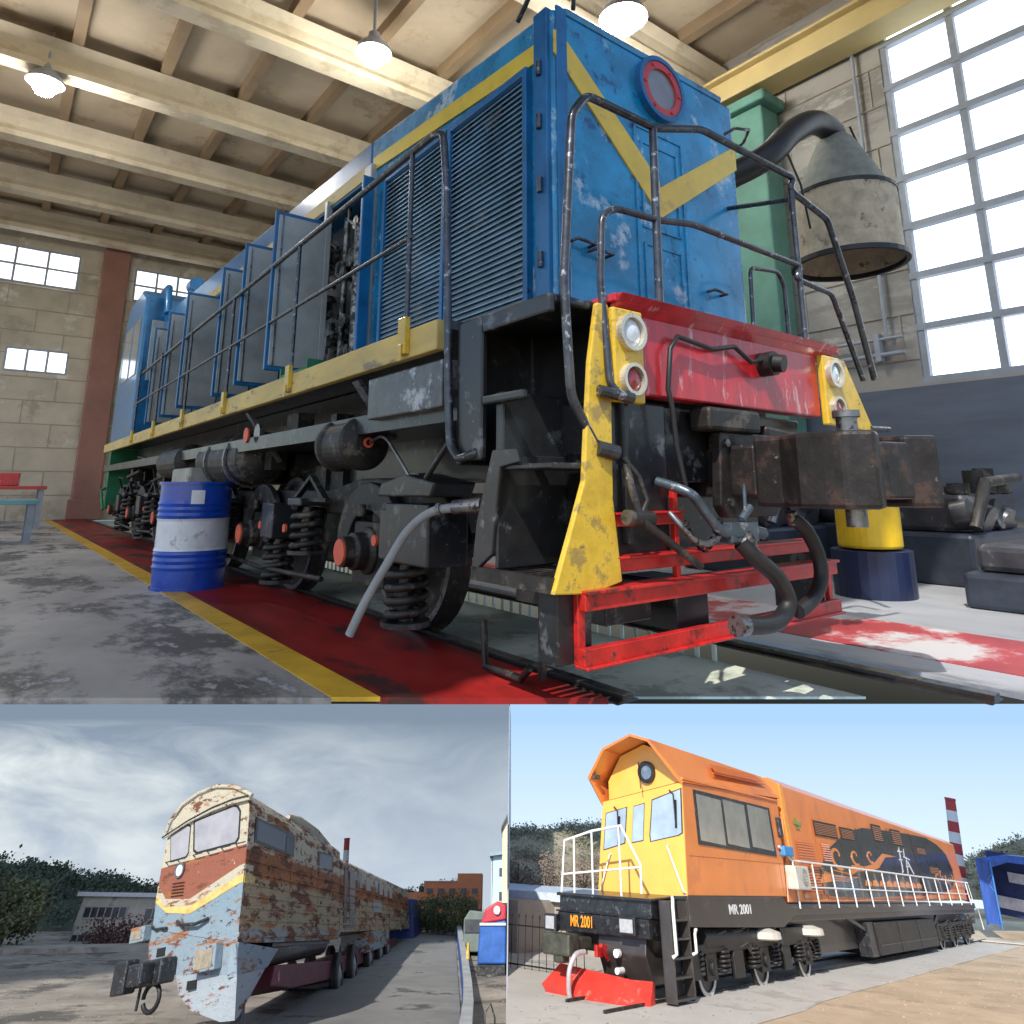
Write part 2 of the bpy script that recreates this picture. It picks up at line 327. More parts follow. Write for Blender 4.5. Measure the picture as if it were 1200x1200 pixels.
# side louvre panels
for u0,u1 in ((2.84,3.66),(3.76,4.66)):
    z0,z1=1.98,3.42
    f=MB();f.box(2.25,2.30,u0-.04,u0,z0-.04,z1+.05);f.box(2.25,2.30,u1,u1+.04,z0-.04,z1+.05);f.box(2.25,2.30,u0,u1,z1,z1+.05);f.box(2.25,2.30,u0,u1,z0-.04,z0)
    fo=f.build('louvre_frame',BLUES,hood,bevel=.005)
    s=MB();n=38
    for k in range(n):
        z=z0+(z1-z0)*k/n;s.add([(2.268,u0,z),(2.268,u1,z),(2.288,u1,z+.034),(2.288,u0,z+.034),(2.268,u0,z+.006),(2.268,u1,z+.006),(2.292,u1,z+.0375),(2.292,u0,z+.0375)],[(0,1,2,3),(4,7,6,5),(0,4,5,1),(2,6,7,3)])
    s.build('louvre_slats',LOUV,fo)
b=MB();b.prism([(2.66,3.47),(4.98,3.66),(4.98,3.78),(2.66,3.60)],0,2.285,2.297);b.build('side_stripe',YELS,hood)
b=MB();b.prism([(5.08,3.64),(12.5,3.83),(12.5,3.94),(5.08,3.77)],0,2.288,2.298);b.build('side_stripe',YELD,hood)
# v stripes on the front
b=MB()
def fq(b,pts,u0=2.588,u1=2.5995): b.prism(pts,1,u0,u1)
fq(b,[(2.34,3.58),(2.42,3.58),(2.70,3.22),(2.62,3.20),(2.34,3.43)] if False else [(2.30,3.47),(2.30,3.62),(2.36,3.62),(3.2,2.90),(3.2,2.65)])
fq(b,[(3.2,2.65),(3.2,2.86),(4.09,3.45),(4.09,3.26)]);b.build('chevron_stripe',YELS,hood)
# headlamp housing
b=MB();b.ring((3.24,2.60,3.58),(0,-1,0),.20,.232,.05,36);b.build('headlamp_housing',BLUES,hood)
b=MB();b.ring((3.24,2.585,3.58),(0,-1,0),.145,.198,.028,36)
for k in range(6):
    a=k*math.pi/3;b.cyl((3.24+.172*math.cos(a),2.557,3.58+.172*math.sin(a)),(3.24+.172*math.cos(a),2.548,3.58+.172*math.sin(a)),.012,8)
hl=b.build('headlamp_ring',mk('pinkish_red_ring',(.55,.06,.07),.4,0,.2,12),hood)
MB().cyl((3.24,2.592,3.58),(3.24,2.572,3.58),.15,32).build('headlamp_glass',mk('dusty_grey_lens',(.24,.23,.23),.12,0,.2,5,coat=1),hl)
# front doors outlines
for v0,v1,z0,z1 in ((2.97,3.46,1.90,3.25),(3.03,3.40,2.55,3.15),(3.03,3.40,1.97,2.45)):
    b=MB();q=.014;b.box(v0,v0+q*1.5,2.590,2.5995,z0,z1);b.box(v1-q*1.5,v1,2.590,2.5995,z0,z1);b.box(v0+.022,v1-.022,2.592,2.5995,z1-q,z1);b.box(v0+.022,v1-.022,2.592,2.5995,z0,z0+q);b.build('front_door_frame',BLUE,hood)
b=MB()
for v,z in ((2.48,2.31),(2.62,2.28),(3.72,2.24)):
    b.tube([(v-.07,2.60,z),(v-.07,2.54,z),(v+.07,2.54,z-.005),(v+.07,2.60,z-.005)],.010,8)
b.build('grab_handle',RAILM,hood)
b=MB();pts=[(2.27+.17*0,2.6,3.78)]
b.tube([(2.23,2.85,3.80),(2.20,2.70,3.86),(2.26,2.56,3.93),(2.40,2.52,3.93),(2.47,2.60,3.84)],.016,8)
b.tube([(3.95,2.58,3.50),(3.97,2.50,3.52),(4.12,2.48,3.55),(4.2,2.58,3.52),(4.12,2.62,3.44)],.012,8);b.build('roof_grab_rail',RAILM,hood)
# engine bay + open doors
b=MB();b.box(2.55,2.615,5.08,14.3,1.9,3.6);b.build('engine_bay_lining',GRM,L)
random.seed(3);eb=MB()
for k in range(26):
    u=5.15+random.random()*1.2;z=1.95+random.random()*1.4;r_=.03+random.random()*.07
    if k%3==0:eb.cyl((2.34,u,z),(2.54,u,z),r_,12)
    elif k%3==1:eb.tube([(2.36,u,z),(2.34,u+.15,z+.1),(2.36,u+.2,z+.4),(2.5,u+.2,z+.5)],.02,8)
    else:eb.box(2.36,2.54,u,u+r_*2,z,z+r_*2.5)
eb.cyl((2.40,5.75,1.9),(2.40,5.75,3.5),.03,10);eb.cyl((2.36,5.35,1.9),(2.36,5.35,3.3),.05,12);eb.build('engine_block',ENG,L)
b=MB();b.box(2.24,2.32,4.92,5.06,1.86,3.70);b.box(2.26,2.32,5.94,6.0,1.86,3.72);b.build('door_post',GRAY,L,bevel=.006)
b=MB();b.box(2.16,2.26,4.88,4.92,1.95,3.55);d=b.build('open_hood_door',BLUES,L,bevel=.008)
for u,w_ in ((5.95,.50),(7.05,.46),(8.1,.42),(9.6,.50),(11.0,.46),(12.4,.42)):
    d=MB().box(2.28-w_,2.28,u,u+.035,1.98,3.50+.02*(u-6)).build('open_hood_door',BLUES,L,bevel=.006)
    MB().box(2.28-w_+.03,2.26,u-.012,u-.001,2.02,3.46+.02*(u-6)).build('door_lining',GRAY,d,bevel=.004)
    MB().box(2.28-w_+.06,2.28-w_+.075,u-.02,u-.0125,2.02,3.46).build('door_rib',STL,d)
b=MB();b.box(1.86,2.22,5.10,5.75,1.865,1.90);b.box(1.86,2.22,5.10,5.13,1.9,1.96);b.box(1.86,2.22,5.72,5.75,1.9,1.96);b.build('drip_tray',GRN,L)
# cab at the far end
b=MB();b.prism([(14.5,1.86),(17.2,1.86),(17.2,3.1),(16.9,4.55),(16.5,4.9),(15.1,4.95),(14.5,4.7)],0,1.95,4.45)
cabo=b.build('cab',BLUES,L,bevel=.06)
for u0,u1 in ((14.75,15.5),(15.7,16.6)):
    MB().box(1.935,1.949,u0,u1,3.15,4.3).build('cab_window',mk('cab_glass',(.30,.36,.42),.1,0,.2,2,coat=1),cabo)
MB().box(2.1,2.5,14.40,14.499,3.0,4.2).build('cab_window',GRAY,cabo)
b=MB();b.tube([(2.3,14.1,4.3),(2.3,14.3,4.75),(2.35,14.6,4.95),(2.4,15.4,5.05)],.07,10);b.cyl((2.5,12.6,4.25),(2.5,12.6,4.5),.14,16);b.cyl((2.45,12.75,4.52),(2.45,12.45,4.52),.13,16);b.build('exhaust_stack',BLUES,L)
# walkway
b=MB();b.box(1.86,2.62,3.0,17.2,1.80,1.85);b.box(1.90,4.5,2.95,17.2,1.30,1.42);b.box(2.5,3.9,2.4,17,1.0,1.79);b.build('walkway_deck',BLK,L)
b=MB();b.box(1.80,1.86,3.02,16.7,1.68,1.85);b.build('sole_beam',YELD,L,bevel=.008)
b=MB();b.box(1.83,2.2,3.0,3.9,1.37,1.63);b.build('side_plate',mk('scuffed_plate',(.12,.12,.12),.35,.5,.5,5,patch=(.4,.4,.42),pth=.56,pscale=4),L,bevel=.01)
b=MB();b.bar((1.86,4.15,1.66),(2.15,4.15,1.28),.10,.03);b.bar((1.86,6.6,1.66),(2.2,6.6,1.2),.08,.03);b.build('deck_bracket',STL,L)
# front platform + red beam
b=MB();b.box(2.18,4.26,2.06,2.62,1.80,1.84);b.prism([(2.03,1.84),(2.10,1.76),(2.14,1.76),(2.08,1.84)],0,2.20,4.22);b.build('front_platform',RED,L,bevel=.006)
b=MB();b.prism([(2.36,1.38),(4.03,1.38),(4.03,1.799),(2.36,1.799)],1,2.10,2.20);rb=b.build('buffer_beam',RED,L,bevel=.01)
b=MB();b.cyl((3.42,2.10,1.64),(3.42,2.02,1.64),.07,16);b.cyl((3.42,2.02,1.64),(3.43,1.97,1.63),.05,16);b.build('cable_socket',RUB,rb)
b=MB();b.tube([(2.62,2.06,.96),(2.58,2.07,1.15),(2.56,2.07,1.34),(2.54,2.07,1.42),(2.56,2.06,1.62),(2.62,2.06,1.69),(2.9,2.06,1.66),(3.1,2.06,1.70),(3.25,2.06,1.63),(3.38,2.06,1.66)],.013,8);b.build('cable',RUB,rb)
b=MB();b.box(2.24,2.62,2.16,2.75,.62,1.36);b.box(2.30,4.0,2.24,2.34,.98,1.37);b.box(2.2,4.2,2.7,2.9,.5,1.75);b.build('front_plate',BLK,L,bevel=.015)
b=MB();b.box(2.85,3.3,2.06,2.2,1.24,1.36);b.box(3.0,3.12,2.10,2.2,1.02,1.24);b.build('jumper_box',GRM,L,bevel=.02)
# lamp panels
for v0,v1,vc in ((2.16,2.36,2.262),(4.03,4.25,4.13)):
    b=MB();b.box(v0,v1,2.055,2.10,1.33,1.77);lp=b.build('lamp_panel',YEL,L,bevel=.01)
    for z,m_,nm in ((1.655,LENS,'headlight'),(1.435,RLENS,'marker_light')):
        rr=.088 if z>1.5 else .075
        b=MB();b.ring((vc,2.056,z),(0,-1,0),rr*.78,rr,.035,30);h=b.build(nm,CHR,lp)
        b=MB();b.lathe((vc,2.052,z),(0,-1,0),[(rr*.8,0),(rr*.76,.008),(rr*.5,.018),(0,.024)],24);b.build('lens',m_,h)
# fenders
b=MB();b.prism([(2.085,1.78),(2.155,1.78),(2.158,1.3),(2.15,.9),(2.19,.56),(2.01,.525),(1.80,.54),(1.85,.66),(1.90,.78),(1.98,.98),(2.00,1.2),(2.03,1.5)],1,2.08,2.11);b.build('fender_plate',YEL,L,bevel=.006)
b=MB();b.prism([(4.26,1.77),(4.36,1.77),(4.68,1.31),(4.43,1.33),(4.26,1.36)],1,2.08,2.11);b.build('fender_plate',YEL,L,bevel=.006)
b=MB();b.cyl((4.62,2.08,1.34),(4.85,2.06,1.345),.018,8);b.build('uncoupling_lever',RAILM,L)
# corner box and stair
b=MB();hx0,hx1=2.1,2.82
b.box(1.82,1.86,2.62,2.84,1.08,1.79);b.box(1.82,1.86,2.11,2.62,1.70,1.79);b.box(1.82,2.5,2.80,2.84,1.06,1.79);b.box(1.86,2.3,2.12,2.8,1.75,1.795)
b.box(1.82,1.86,2.3,2.62,1.34,1.385);b.box(2.28,2.32,2.12,2.8,.7,1.75);b.box(1.86,2.28,2.5,2.56,1.05,1.40)
b.build('corner_housing',BLK,L,bevel=.012)
b=MB();b.prism([(2.50,1.12),(2.32,1.12),(2.30,1.06),(2.44,1.04),(2.50,.66),(2.66,.56),(2.62,.80)],0,1.80,1.825);b.prism([(2.50,1.12),(2.36,1.12),(2.40,.6),(2.66,.56)],0,2.24,2.265);b.box(1.82,2.24,2.48,2.5,.6,1.1);b.box(1.82,2.22,2.11,2.45,1.03,1.055);st=b.build('step_well',BLK,L,bevel=.006)
b=MB()
for k in range(9):u=2.13+k*.058;b.box(1.81,2.24,u,u+.026,.555,.585)
b.box(1.80,1.83,2.10,2.66,.54,.60);b.build('step_tread',GRM,L)
# red pilot steps
RB=REDS
b=MB();b.box(1.95,3.96,2.06,2.10,.465,.53);b.box(1.95,3.96,2.04,2.16,.53,.545);b.box(1.94,3.97,2.06,2.10,.26,.325);b.box(1.94,3.97,2.04,2.12,.25,.262)
b.box(2.16,3.82,2.10,2.14,.595,.65);b.box(2.16,3.82,2.08,2.2,.65,.662);b.box(2.17,2.64,2.10,2.14,.785,.835);b.box(2.17,2.64,2.08,2.2,.835,.845)
b.box(1.945,1.985,2.10,2.13,.26,.53) ;b.box(3.92,3.96,2.10,2.13,.26,.53);b.box(2.03,2.075,2.085,2.13,.46,.82);b.box(2.60,2.63,2.12,2.15,.5,.95);b.build('pilot_steps',RB,L,bevel=.004)
b=MB();b.box(1.86,2.05,2.13,2.25,.26,.53);b.box(2.62,2.86,2.15,2.5,.30,.52);b.box(2.2,2.5,2.2,2.5,.36,.52);b.box(3.84,3.92,2.13,2.4,.26,.6);b.build('pilot_bracket',BLK,L,bevel=.006)
# hoses and pipes
def hose(name,pts,r,mat,par,n=12,sub=6):
    P=[Vector(p) for p in pts];Q=[]
    for i in range(len(P)-1):
        p0=P[max(i-1,0)];p1=P[i];p2=P[i+1];p3=P[min(i+2,len(P)-1)]
        for k in range(sub):
            t=k/sub;Q.append(.5*((2*p1)+(p2-p0)*t+(2*p0-5*p1+4*p2-p3)*t*t+(3*p1-p0-3*p2+p3)*t**3))
    Q.append(P[-1]);return MB().tube(Q,r,n).build(name,mat,par)
h1=hose('brake_hose',[(2.84,1.93,.70),(2.90,1.9,.63),(3.03,1.88,.54),(3.10,1.87,.43),(3.04,1.87,.36),(2.90,1.86,.34),(2.70,1.86,.36)],.040,RUB,L)
h2=hose('brake_hose',[(3.30,1.93,.80),(3.37,1.90,.74),(3.43,1.88,.62),(3.42,1.87,.50),(3.32,1.87,.41),(3.16,1.86,.37)],.036,RUB,L)
b=MB();b.lathe((2.86,1.94,.73),Vector((.5,-.1,-.6)),[(.03,0),(.05,.01),(.05,.06),(.035,.07),(.035,.12)],14);b.cyl((2.66,1.86,.36),(2.72,1.86,.36),.046,14);b.cyl((3.29,1.93,.83),(3.31,1.93,.77),.03,12);b.build('hose_coupling',STL,L)
PIPE=mk('blue_grey_pipe',(.09,.12,.15),.35,.5,.4,12,patch=(.35,.38,.4),pth=.6,pscale=16)
hose('brake_pipe',[(2.52,2.15,.98),(2.56,2.0,.93),(2.62,1.97,.86),(2.70,1.95,.77),(2.80,1.94,.735),(2.86,1.94,.73)],.024,PIPE,L)
b=MB();b.box(2.76,2.98,1.92,1.99,.70,.79);b.cyl((2.92,1.95,.78),(2.93,1.95,.97),.010,8);b.cyl((2.87,1.94,.8),(2.95,1.94,.86),.02,10);b.cyl((2.98,1.95,.75),(3.06,1.95,.73),.03,12);b.build('brake_cock',PIPE,L,bevel=.012)
hose('brake_pipe',[(2.48,2.05,.84),(2.50,2.0,.78),(2.56,1.98,.72),(2.64,1.97,.70),(2.72,1.96,.73)],.015,STL,L)
b=MB()
for k in range(9):
    t=k/8;b.ring((2.50+.25*t,1.98,.80-.12*math.sin(math.pi*t)),(1,0,(.3 if k%2 else -.3)),.010,.018,.012,10)
b.build('safety_chain',GRM,L)
b=MB();b.tube([(2.20,2.05,1.05),(2.21,2.0,.86),(2.24,1.98,.80),(2.62,2.0,.60)],.018,10);b.cyl((2.14,2.0,.83),(2.30,2.0,.82),.032,12);b.tube([(2.20,2.06,1.08),(2.26,2.03,1.0),(2.30,2.02,.90),(2.25,2.01,.84)],.012,8);b.build('lever_rod',GRM,L)
# coupler
CAST=mk('black_brown_casting',(.032,.028,.028),.42,.4,.5,6,patch=(.08,.05,.04),pth=.57,pscale=6,bump=.4,patch2=(.3,.29,.28),p2th=.68,p2scale=20)
b=MB();b.box(3.05,3.40,1.95,2.55,.90,1.17);b.prism([(3.02,1.95),(3.02,1.80),(2.93,1.66),(2.93,1.44),(3.02,1.34),(3.14,1.38),(3.12,1.54),(3.20,1.66),(3.36,1.66),(3.46,1.56),(3.44,1.40),(3.56,1.30),(3.68,1.42),(3.66,1.70),(3.52,1.90),(3.40,1.95)],2,.86,1.20)
cp=b.build('coupler',CAST,L,bevel=.02)
b=MB();b.prism([(3.12,1.52),(3.22,1.40),(3.40,1.36),(3.44,1.44),(3.38,1.58),(3.22,1.64)],2,.90,1.16);b.build('knuckle',CAST,cp,bevel=.015)
b=MB();b.cyl((3.10,1.50,.78),(3.10,1.50,1.27),.045,16);b.cyl((3.10,1.50,1.27),(3.10,1.50,1.30),.065,6);b.build('coupler_pin',STL,cp)
b=MB();b.prism([(3.0,.80),(3.45,.80),(3.5,.86),(3.5,1.24),(2.98,1.24),(2.95,.86)],1,2.10,2.16);
b.build('striker_plate',CAST,L,bevel=.01)
b=MB()
for vv in (3.02,3.43):
    for zz in (.88,1.18):b.cyl((vv,2.10,zz),(vv,2.085,zz),.022,6)
b.build('striker_bolt',STL,L)
b=MB();b.prism([(3.45,.95),(3.95,1.02),(3.95,1.26),(3.45,1.30)],1,2.12,2.30);b.build('draft_gear',CAST,L,bevel=.02)
# handrails
RR=.022
def rl(pts,r=RR,name='handrail'):
    P=[Vector(p) for p in pts];Q=[P[0]]
    for i in range(1,len(P)-1):
        a=(P[i-1]-P[i]);c=(P[i+1]-P[i]);l=min(.05,a.length*.4,c.length*.4);a.normalize();c.normalize()
        for t in (0,.25,.5,.75,1):
            Q.append(P[i]+a*l*(1-t)**2+c*l*t*t)
    Q.append(P[-1]);return MB().tube(Q,r,10).build(name,RAILM,L)
rl([(2.10,2.10,1.10),(1.93,2.1,1.33),(1.90,2.1,1.85),(1.97,2.1,2.70),(2.07,2.1,2.84),(2.58,2.1,2.84),(2.99,2.1,2.98),(3.98,2.1,2.97),(3.91,2.1,2.87),(4.38,2.1,2.78),(4.63,2.1,2.25),(4.81,2.1,1.69)])
rl([(2.20,2.04,1.35),(2.13,2.06,1.40),(2.13,2.1,1.89),(2.15,2.1,2.22),(2.24,2.1,2.29),(2.57,2.1,2.31),(2.86,2.1,2.36),(3.96,2.1,2.35),(3.88,2.1,2.25),(4.33,2.1,2.23),(4.64,2.1,1.67)],.018)
rl([(2.56,2.1,2.83),(2.545,2.1,1.83)]);rl([(3.93,2.1,2.90),(3.93,2.1,1.86)],.018);rl([(3.98,2.12,2.8),(3.97,2.12,1.9)],.012)
rl([(3.84,2.4,1.86),(3.86,2.4,2.40),(4.2,2.4,2.44),(4.27,2.4,2.35),(4.27,2.4,1.9)],.014);rl([(3.90,2.12,2.8),(4.0,2.9,3.0),(4.6,3.1,3.05)],.016)
b=MB();b.cyl((2.06,2.08,1.12),(2.16,2.06,1.10),.035,12);b.cyl((2.06,2.06,1.37),(2.24,2.03,1.345),.026,12);b.build('rail_foot',RAILM,L)
rl([(1.83,13.2,2.90),(1.80,6,2.95),(1.80,3.10,2.985),(1.80,3.0,2.95),(1.80,2.95,2.6),(1.80,2.88,1.35),(1.80,2.86,1.16),(1.80,2.78,1.09),(1.80,2.70,1.10),(1.83,2.66,1.12)])
rl([(1.80,13.2,2.38),(1.80,3.32,2.42)],.015)
for k in range(6):
    u=3.36+k*1.93
    rl([(1.80,u,1.9),(1.80,u,2.96)],.016,'rail_post');b=MB();b.box(1.765,1.80,u-.045,u+.045,1.70,1.92);b.box(1.755,1.765,u-.02,u+.02,1.66,1.76);b.build('post_clip',YEL,L,bevel=.01)
# bogies
def bogie(u0,full):
    for k in range(3):
        u=u0+k*2.35
        w_=MB();w_.lathe((2.53,u,.53),(-1,0,0),[(.05,-.02),(.55,-.02),(.56,0),(.53,.03),(.525,.13),(.46,.135),(.43,.11),(.2,.10),(.14,.16),(.02,.16)],36)
        wo=w_.build('wheel',GRM,L);MB().ring((2.40,u,.53),(-1,0,0),.488,.526,.004,36).build('tread_rim',STL,wo)
        w2=MB();w2.lathe((3.82,u,.53),(1,0,0),[(.05,-.02),(.55,-.02),(.56,0),(.53,.03),(.525,.13),(.2,.1)],28);w2.cyl((2.5,u,.53),(3.85,u,.53),.09,12);w2.build('wheel',GRM,L)
        a=MB();a.lathe((2.36,u+.1,.53),(-1,0,0),[(.19,0),(.19,.10),(.16,.12),(.16,.26),(.125,.28),(.125,.36),(.10,.37),(.10,.44)],22);a.box(2.12,2.36,u-.14,u+.34,.30,.72);a.cyl((2.2,u+.1,.7),(2.2,u+.1,.86),.05,12);a.cyl((2.06,u+.1,.76),(2.06,u+.1,.84),.03,10)
        for q in range(8):
            an=q*math.pi/4;a.cyl((2.245,u+.1+.145*math.cos(an),.53+.145*math.sin(an)),(2.225,u+.1+.145*math.cos(an),.53+.145*math.sin(an)),.016,6)
        ao=a.build('axle_box',GRM,L,bevel=.012);MB().cyl((1.919,u+.1,.53),(1.905,u+.1,.53),.085,22).build('cap',REDC,ao)
        # horn arch
        P=[];n=14
        for i in range(n+1):
            an=math.pi*i/n;P.append((u+.1+.50*math.cos(an),.55+.44*math.sin(an)))
        for i in range(n,-1,-1):
            an=math.pi*i/n;P.append((u+.1+.33*math.cos(an),.50+.30*math.sin(an)))
        MB().prism(P,0,2.10,2.16).build('horn_arch',GRM,L,bevel=.01)
        for s_ in (-1,1):
            if k==2 and s_==1:continue
            us=u+.1+s_*.60+(.0 if s_<0 else .5);zz=.17 if s_<0 else .46
            sp=MB();sp.coil((2.10,us,zz),.115,.026,.34,4.5);sp.build('spring',GRM,L)
            p=MB();p.box(1.97,2.23,us-.15,us+.15,zz+.35,zz+.37+(.28 if s_<0 else .04));p.cyl((2.1,us,zz-.03),(2.1,us,zz),.15,18);p.cyl((2.1,us,zz),(2.1,us,zz+.34),.05,10);p.build('spring_seat',BLK,L,bevel=.012)
            MB().cyl((2.02,us+.28,.62),(2.0,us+.28,.62),.035,14).build('pin_cap',REDC,L)
    f=MB();f.prism([(u0-.9,.62),(u0-.7,.95),(u0-.3,1.02),(u0+.5,1.02),(u0+1.1,.93),(u0+4.3,.93),(u0+4.9,1.0),(u0+5.4,.9),(u0+5.4,.75),(u0-.5,.75),(u0-.75,.5)],0,2.22,2.34);f.box(2.3,4.0,u0+1,u0+1.3,.5,.9);f.box(2.3,4.0,u0+3.4,u0+3.7,.5,.9);f.build('bogie_frame',GRM,L,bevel=.015)
    g=MB()
    for q in (1.0,3.4):
        g.bar((2.06,u0+q-.25,.86),(2.06,u0+q+.05,1.04),.03,.05,(1,0,0));g.bar((2.06,u0+q+.05,1.04),(2.06,u0+q+.4,.86),.03,.05,(1,0,0));g.bar((2.06,u0+q-.3,.86),(2.06,u0+q+.45,.86),.03,.05,(1,0,0))
    g.tube([(2.0,u0+.6,.30),(2.0,u0+2.0,.26),(2.02,u0+4.5,.3)],.02,8);g.build('brake_rigging',GRM,L)
bogie(4.30,1);bogie(11.0,0)
b=MB();b.lathe((1.98,4.22,1.25),(0,1,0),[(.02,-.03),(.08,-.03),(.17,0),(.185,.02),(.185,.05),(.165,.06),(.165,.40),(.185,.41),(.185,.45),(.13,.48),(.05,.5),(.03,.56),(.03,.6)],30);b.build('brake_cylinder',GRM,L)
b=MB();b.ring((1.98,4.18,1.25),(0,-1,0),.02,.035,.01,14);b.build('cylinder_port',REDC,L)
hose('air_pipe',[(1.98,4.15,1.25),(1.95,3.9,1.27),(1.92,3.65,1.15),(1.95,3.5,.98)],.010,STL,L)
b=MB();b.prism([(3.2,.98),(3.55,1.03),(3.85,.98),(3.9,.9),(3.25,.9)],0,1.92,2.2);b.box(1.93,2.2,3.28,3.8,.52,.86);b.bar((1.92,3.3,1.0),(1.92,3.05,1.2),.03,.03);b.build('sand_box',BLK,L,bevel=.012)
hose('sand_hose',[(1.83,2.72,.86),(1.74,2.90,.84),(1.68,3.05,.74),(1.62,3.14,.58),(1.55,3.22,.40),(1.50,3.28,.24)],.022,mk('grey_hose',(.26,.27,.28),.5,0,.2,10),L)
b=MB();b.cyl((1.86,2.66,.87),(1.79,2.80,.86),.035,14);b.ring((1.76,2.86,.85),(-.4,.8,-.2),.02,.034,.02,14);b.build('hose_nozzle',STL,L)
# pipes, tanks further back under the deck
b=MB();b.lathe((2.15,7.0,1.25),(0,1,0),[(.05,-.12),(.2,-.06),(.27,0),(.28,1.6),(.2,1.68),(.05,1.7)],24);b.lathe((2.05,9.6,1.3),(0,1,0),[(.1,-.05),(.22,0),(.22,1.2),(.1,1.25)],20);b.build('air_reservoir',GRM,L)
b=MB();b.ring((2.15,7.3,1.25),(0,1,0),.275,.30,.05,24);b.ring((2.15,8.1,1.25),(0,1,0),.275,.30,.05,24);b.cyl((1.92,6.4,1.45),(1.90,6.4,1.45),.09,16);b.build('tank_strap',STL,L)
MB().cyl((1.90,6.7,1.45),(1.885,6.7,1.45),.075,18).build('pin_cap',REDC,L)
b=MB();b.box(1.75,2.3,8.3,9.2,.62,1.18);b.build('battery_box',mk('dirty_pale_box',(.34,.33,.30),.5,.2,.3,3,patch=(.14,.12,.1),pth=.58,pscale=4),L,bevel=.03)
random.seed(11);b=MB()
for k in range(60):
    u=4.8+random.random()*11;z=1.0+random.random()*.5;v=2.0+random.random()*.5;l=.3+random.random()*1.2
    if k%2:b.tube([(v,u,z),(v,u+l,z+random.uniform(-.1,.1)),(v+.1,u+l+.1,z-.2)],.012+random.random()*.02,7)
    else:b.box(v,v+.15,u,u+.1+random.random()*.25,z-.1,z+.12)
b.build('pipework',GRM,L)
b=MB();b.box(2.0,4.4,17.2,17.5,.5,1.8);b.tube([(1.95,17.0,.5),(1.9,17.2,.9),(2.1,17.5,1.0)],.03);b.build('rear_beam',GRN,L,bevel=.03)
b=MB();b.cyl((2.30,2.75,.40),(2.30,2.75,.02),.02,8);b.tube([(2.18,2.7,.10),(2.2,2.8,.03),(2.2,3.1,.03),(2.22,3.15,.25)],.02,8);b.box(2.25,2.4,2.6,2.9,.38,.55);b.build('sand_pipe',GRM,L)
# ---------------------------------------------------------------- drum and clutter
D=thing('oil_drum','blue oil drum with white middle band beside the blue loco','drum',HALL,(1.66,7.42,0))
def dr(z0,z1,mat,nm,ribs=()):
    c=(1.66,7.42,0);r=.33;p=[(0,z0),(r-.01,z0)]
    n=12
    for i in range(n+1):
        z=z0+(z1-z0)*i/n;p.append((r+(.011 if i in ribs else 0),z))
    p+=[(r-.01,z1),(0,z1)];return MB().lathe(c,(0,0,1),p,72).build(nm,mat,D)
dr(.0,.36,DRUMB,'drum_base',(7,9,11));dr(.361,.66,DRUMW,'drum_band',(0,12));dr(.661,1.0,DRUMB,'drum_top',(1,3,5))
b=MB();b.ring((1.66,7.42,.985),(0,0,1),.325,.348,.025,40);b.ring((1.66,7.42,0),(0,0,1),.325,.345,.02,40);b.build('drum_rim',DRUMB,D)
b=MB()
for k in range(5):
    a=R(250+k*4);a2=R(254+k*4);b.add([(1.66+.345*math.cos(a),7.42+.345*math.sin(a),.80),(1.66+.345*math.cos(a2),7.42+.345*math.sin(a2),.80),(1.66+.345*math.cos(a2),7.42+.345*math.sin(a2),.93),(1.66+.345*math.cos(a),7.42+.345*math.sin(a),.93)],[(0,1,2,3)])
b.build('drum_label',DRUMW,D)
b=MB();b.lathe((5.2,8.6,0),(0,0,1),[(0,0),(.3,0),(.3,.3),(.29,.31)],20) if False else None
def trestle(v,u,col,lab,w_=2.4,z=1.0):
    t=thing('work_table',lab,'table',HALL,(v,u,0))
    MB().box(v-w_/2,v+w_/2,u-.5,u+.5,z-.08,z).build('table_top',col,t,bevel=.01)
    for a in (-1,1):
        for c in (-1,1):MB().box(v+a*(w_/2-.1)-.05,v+a*(w_/2-.1)+.05,u+c*.4-.05,u+c*.4+.05,0,z-.081).build('leg',WINF,t)
trestle(-.15,20,mk('faded_red_top',(.5,.07,.06),.5),'red topped work table at the far left wall')
trestle(-.5,15,mk('teal_top',(.15,.36,.40),.5),'teal topped work table at the left edge of the hall',2.4,.75)
for k,(v,u,z) in enumerate(((.2,19.8,1.0),(-.6,20,1.0))):
    tag(MB().box(v-.3,v+.3,u-.25,u+.25,z+.002,z+.3).build('parts_box',GRN if k else RED,frame=HALL,bevel=.02),('green' if k else 'red')+' parts box lying on the red work table','box')
# machinery on the right
def machine(v,u,w_,d,h,lab,seed,mat):
    random.seed(seed);t=thing('machine_part',lab,'machinery',HALL,(v,u,0),'dark machinery along the right wall')
    b=MB();b.box(v-w_/2,v+w_/2,u-d/2,u+d/2,.0,h*.45);b.build('base_frame',mk('dark_blue_grey',(.04,.05,.07),.4,.3,.4,3),t,bevel=.04)
    b=MB();b.box(v-w_*.4,v+w_*.4,u-d*.4,u+d*.4,h*.45+.001,h*.8);
    for k in range(5):
        q=v-w_*.4+w_*.8*random.random();b.cyl((q,u-d*.45,h*(.5+.3*random.random())),(q,u-d*.3,h*.6),h*.14,18)
    b.build('casing',mk('dark_casing',(.07,.07,.08),.35,.4,.5,3,patch=(.25,.25,.26),pth=.6,pscale=3),t,bevel=.05)
    b=MB()
    for k in range(7):
        q=v-w_*.4+w_*.8*random.random();b.cyl((q,u-d*.3,h*.8),(q,u-d*.3,h*(.85+.2*random.random())),h*.09,14)
    b.tube([(v-w_*.45,u-d*.5,h*.5),(v-w_*.3,u-d*.55,h*.9),(v+w_*.3,u-d*.5,h*.95)],h*.05,10);b.build('fittings',mat,t)
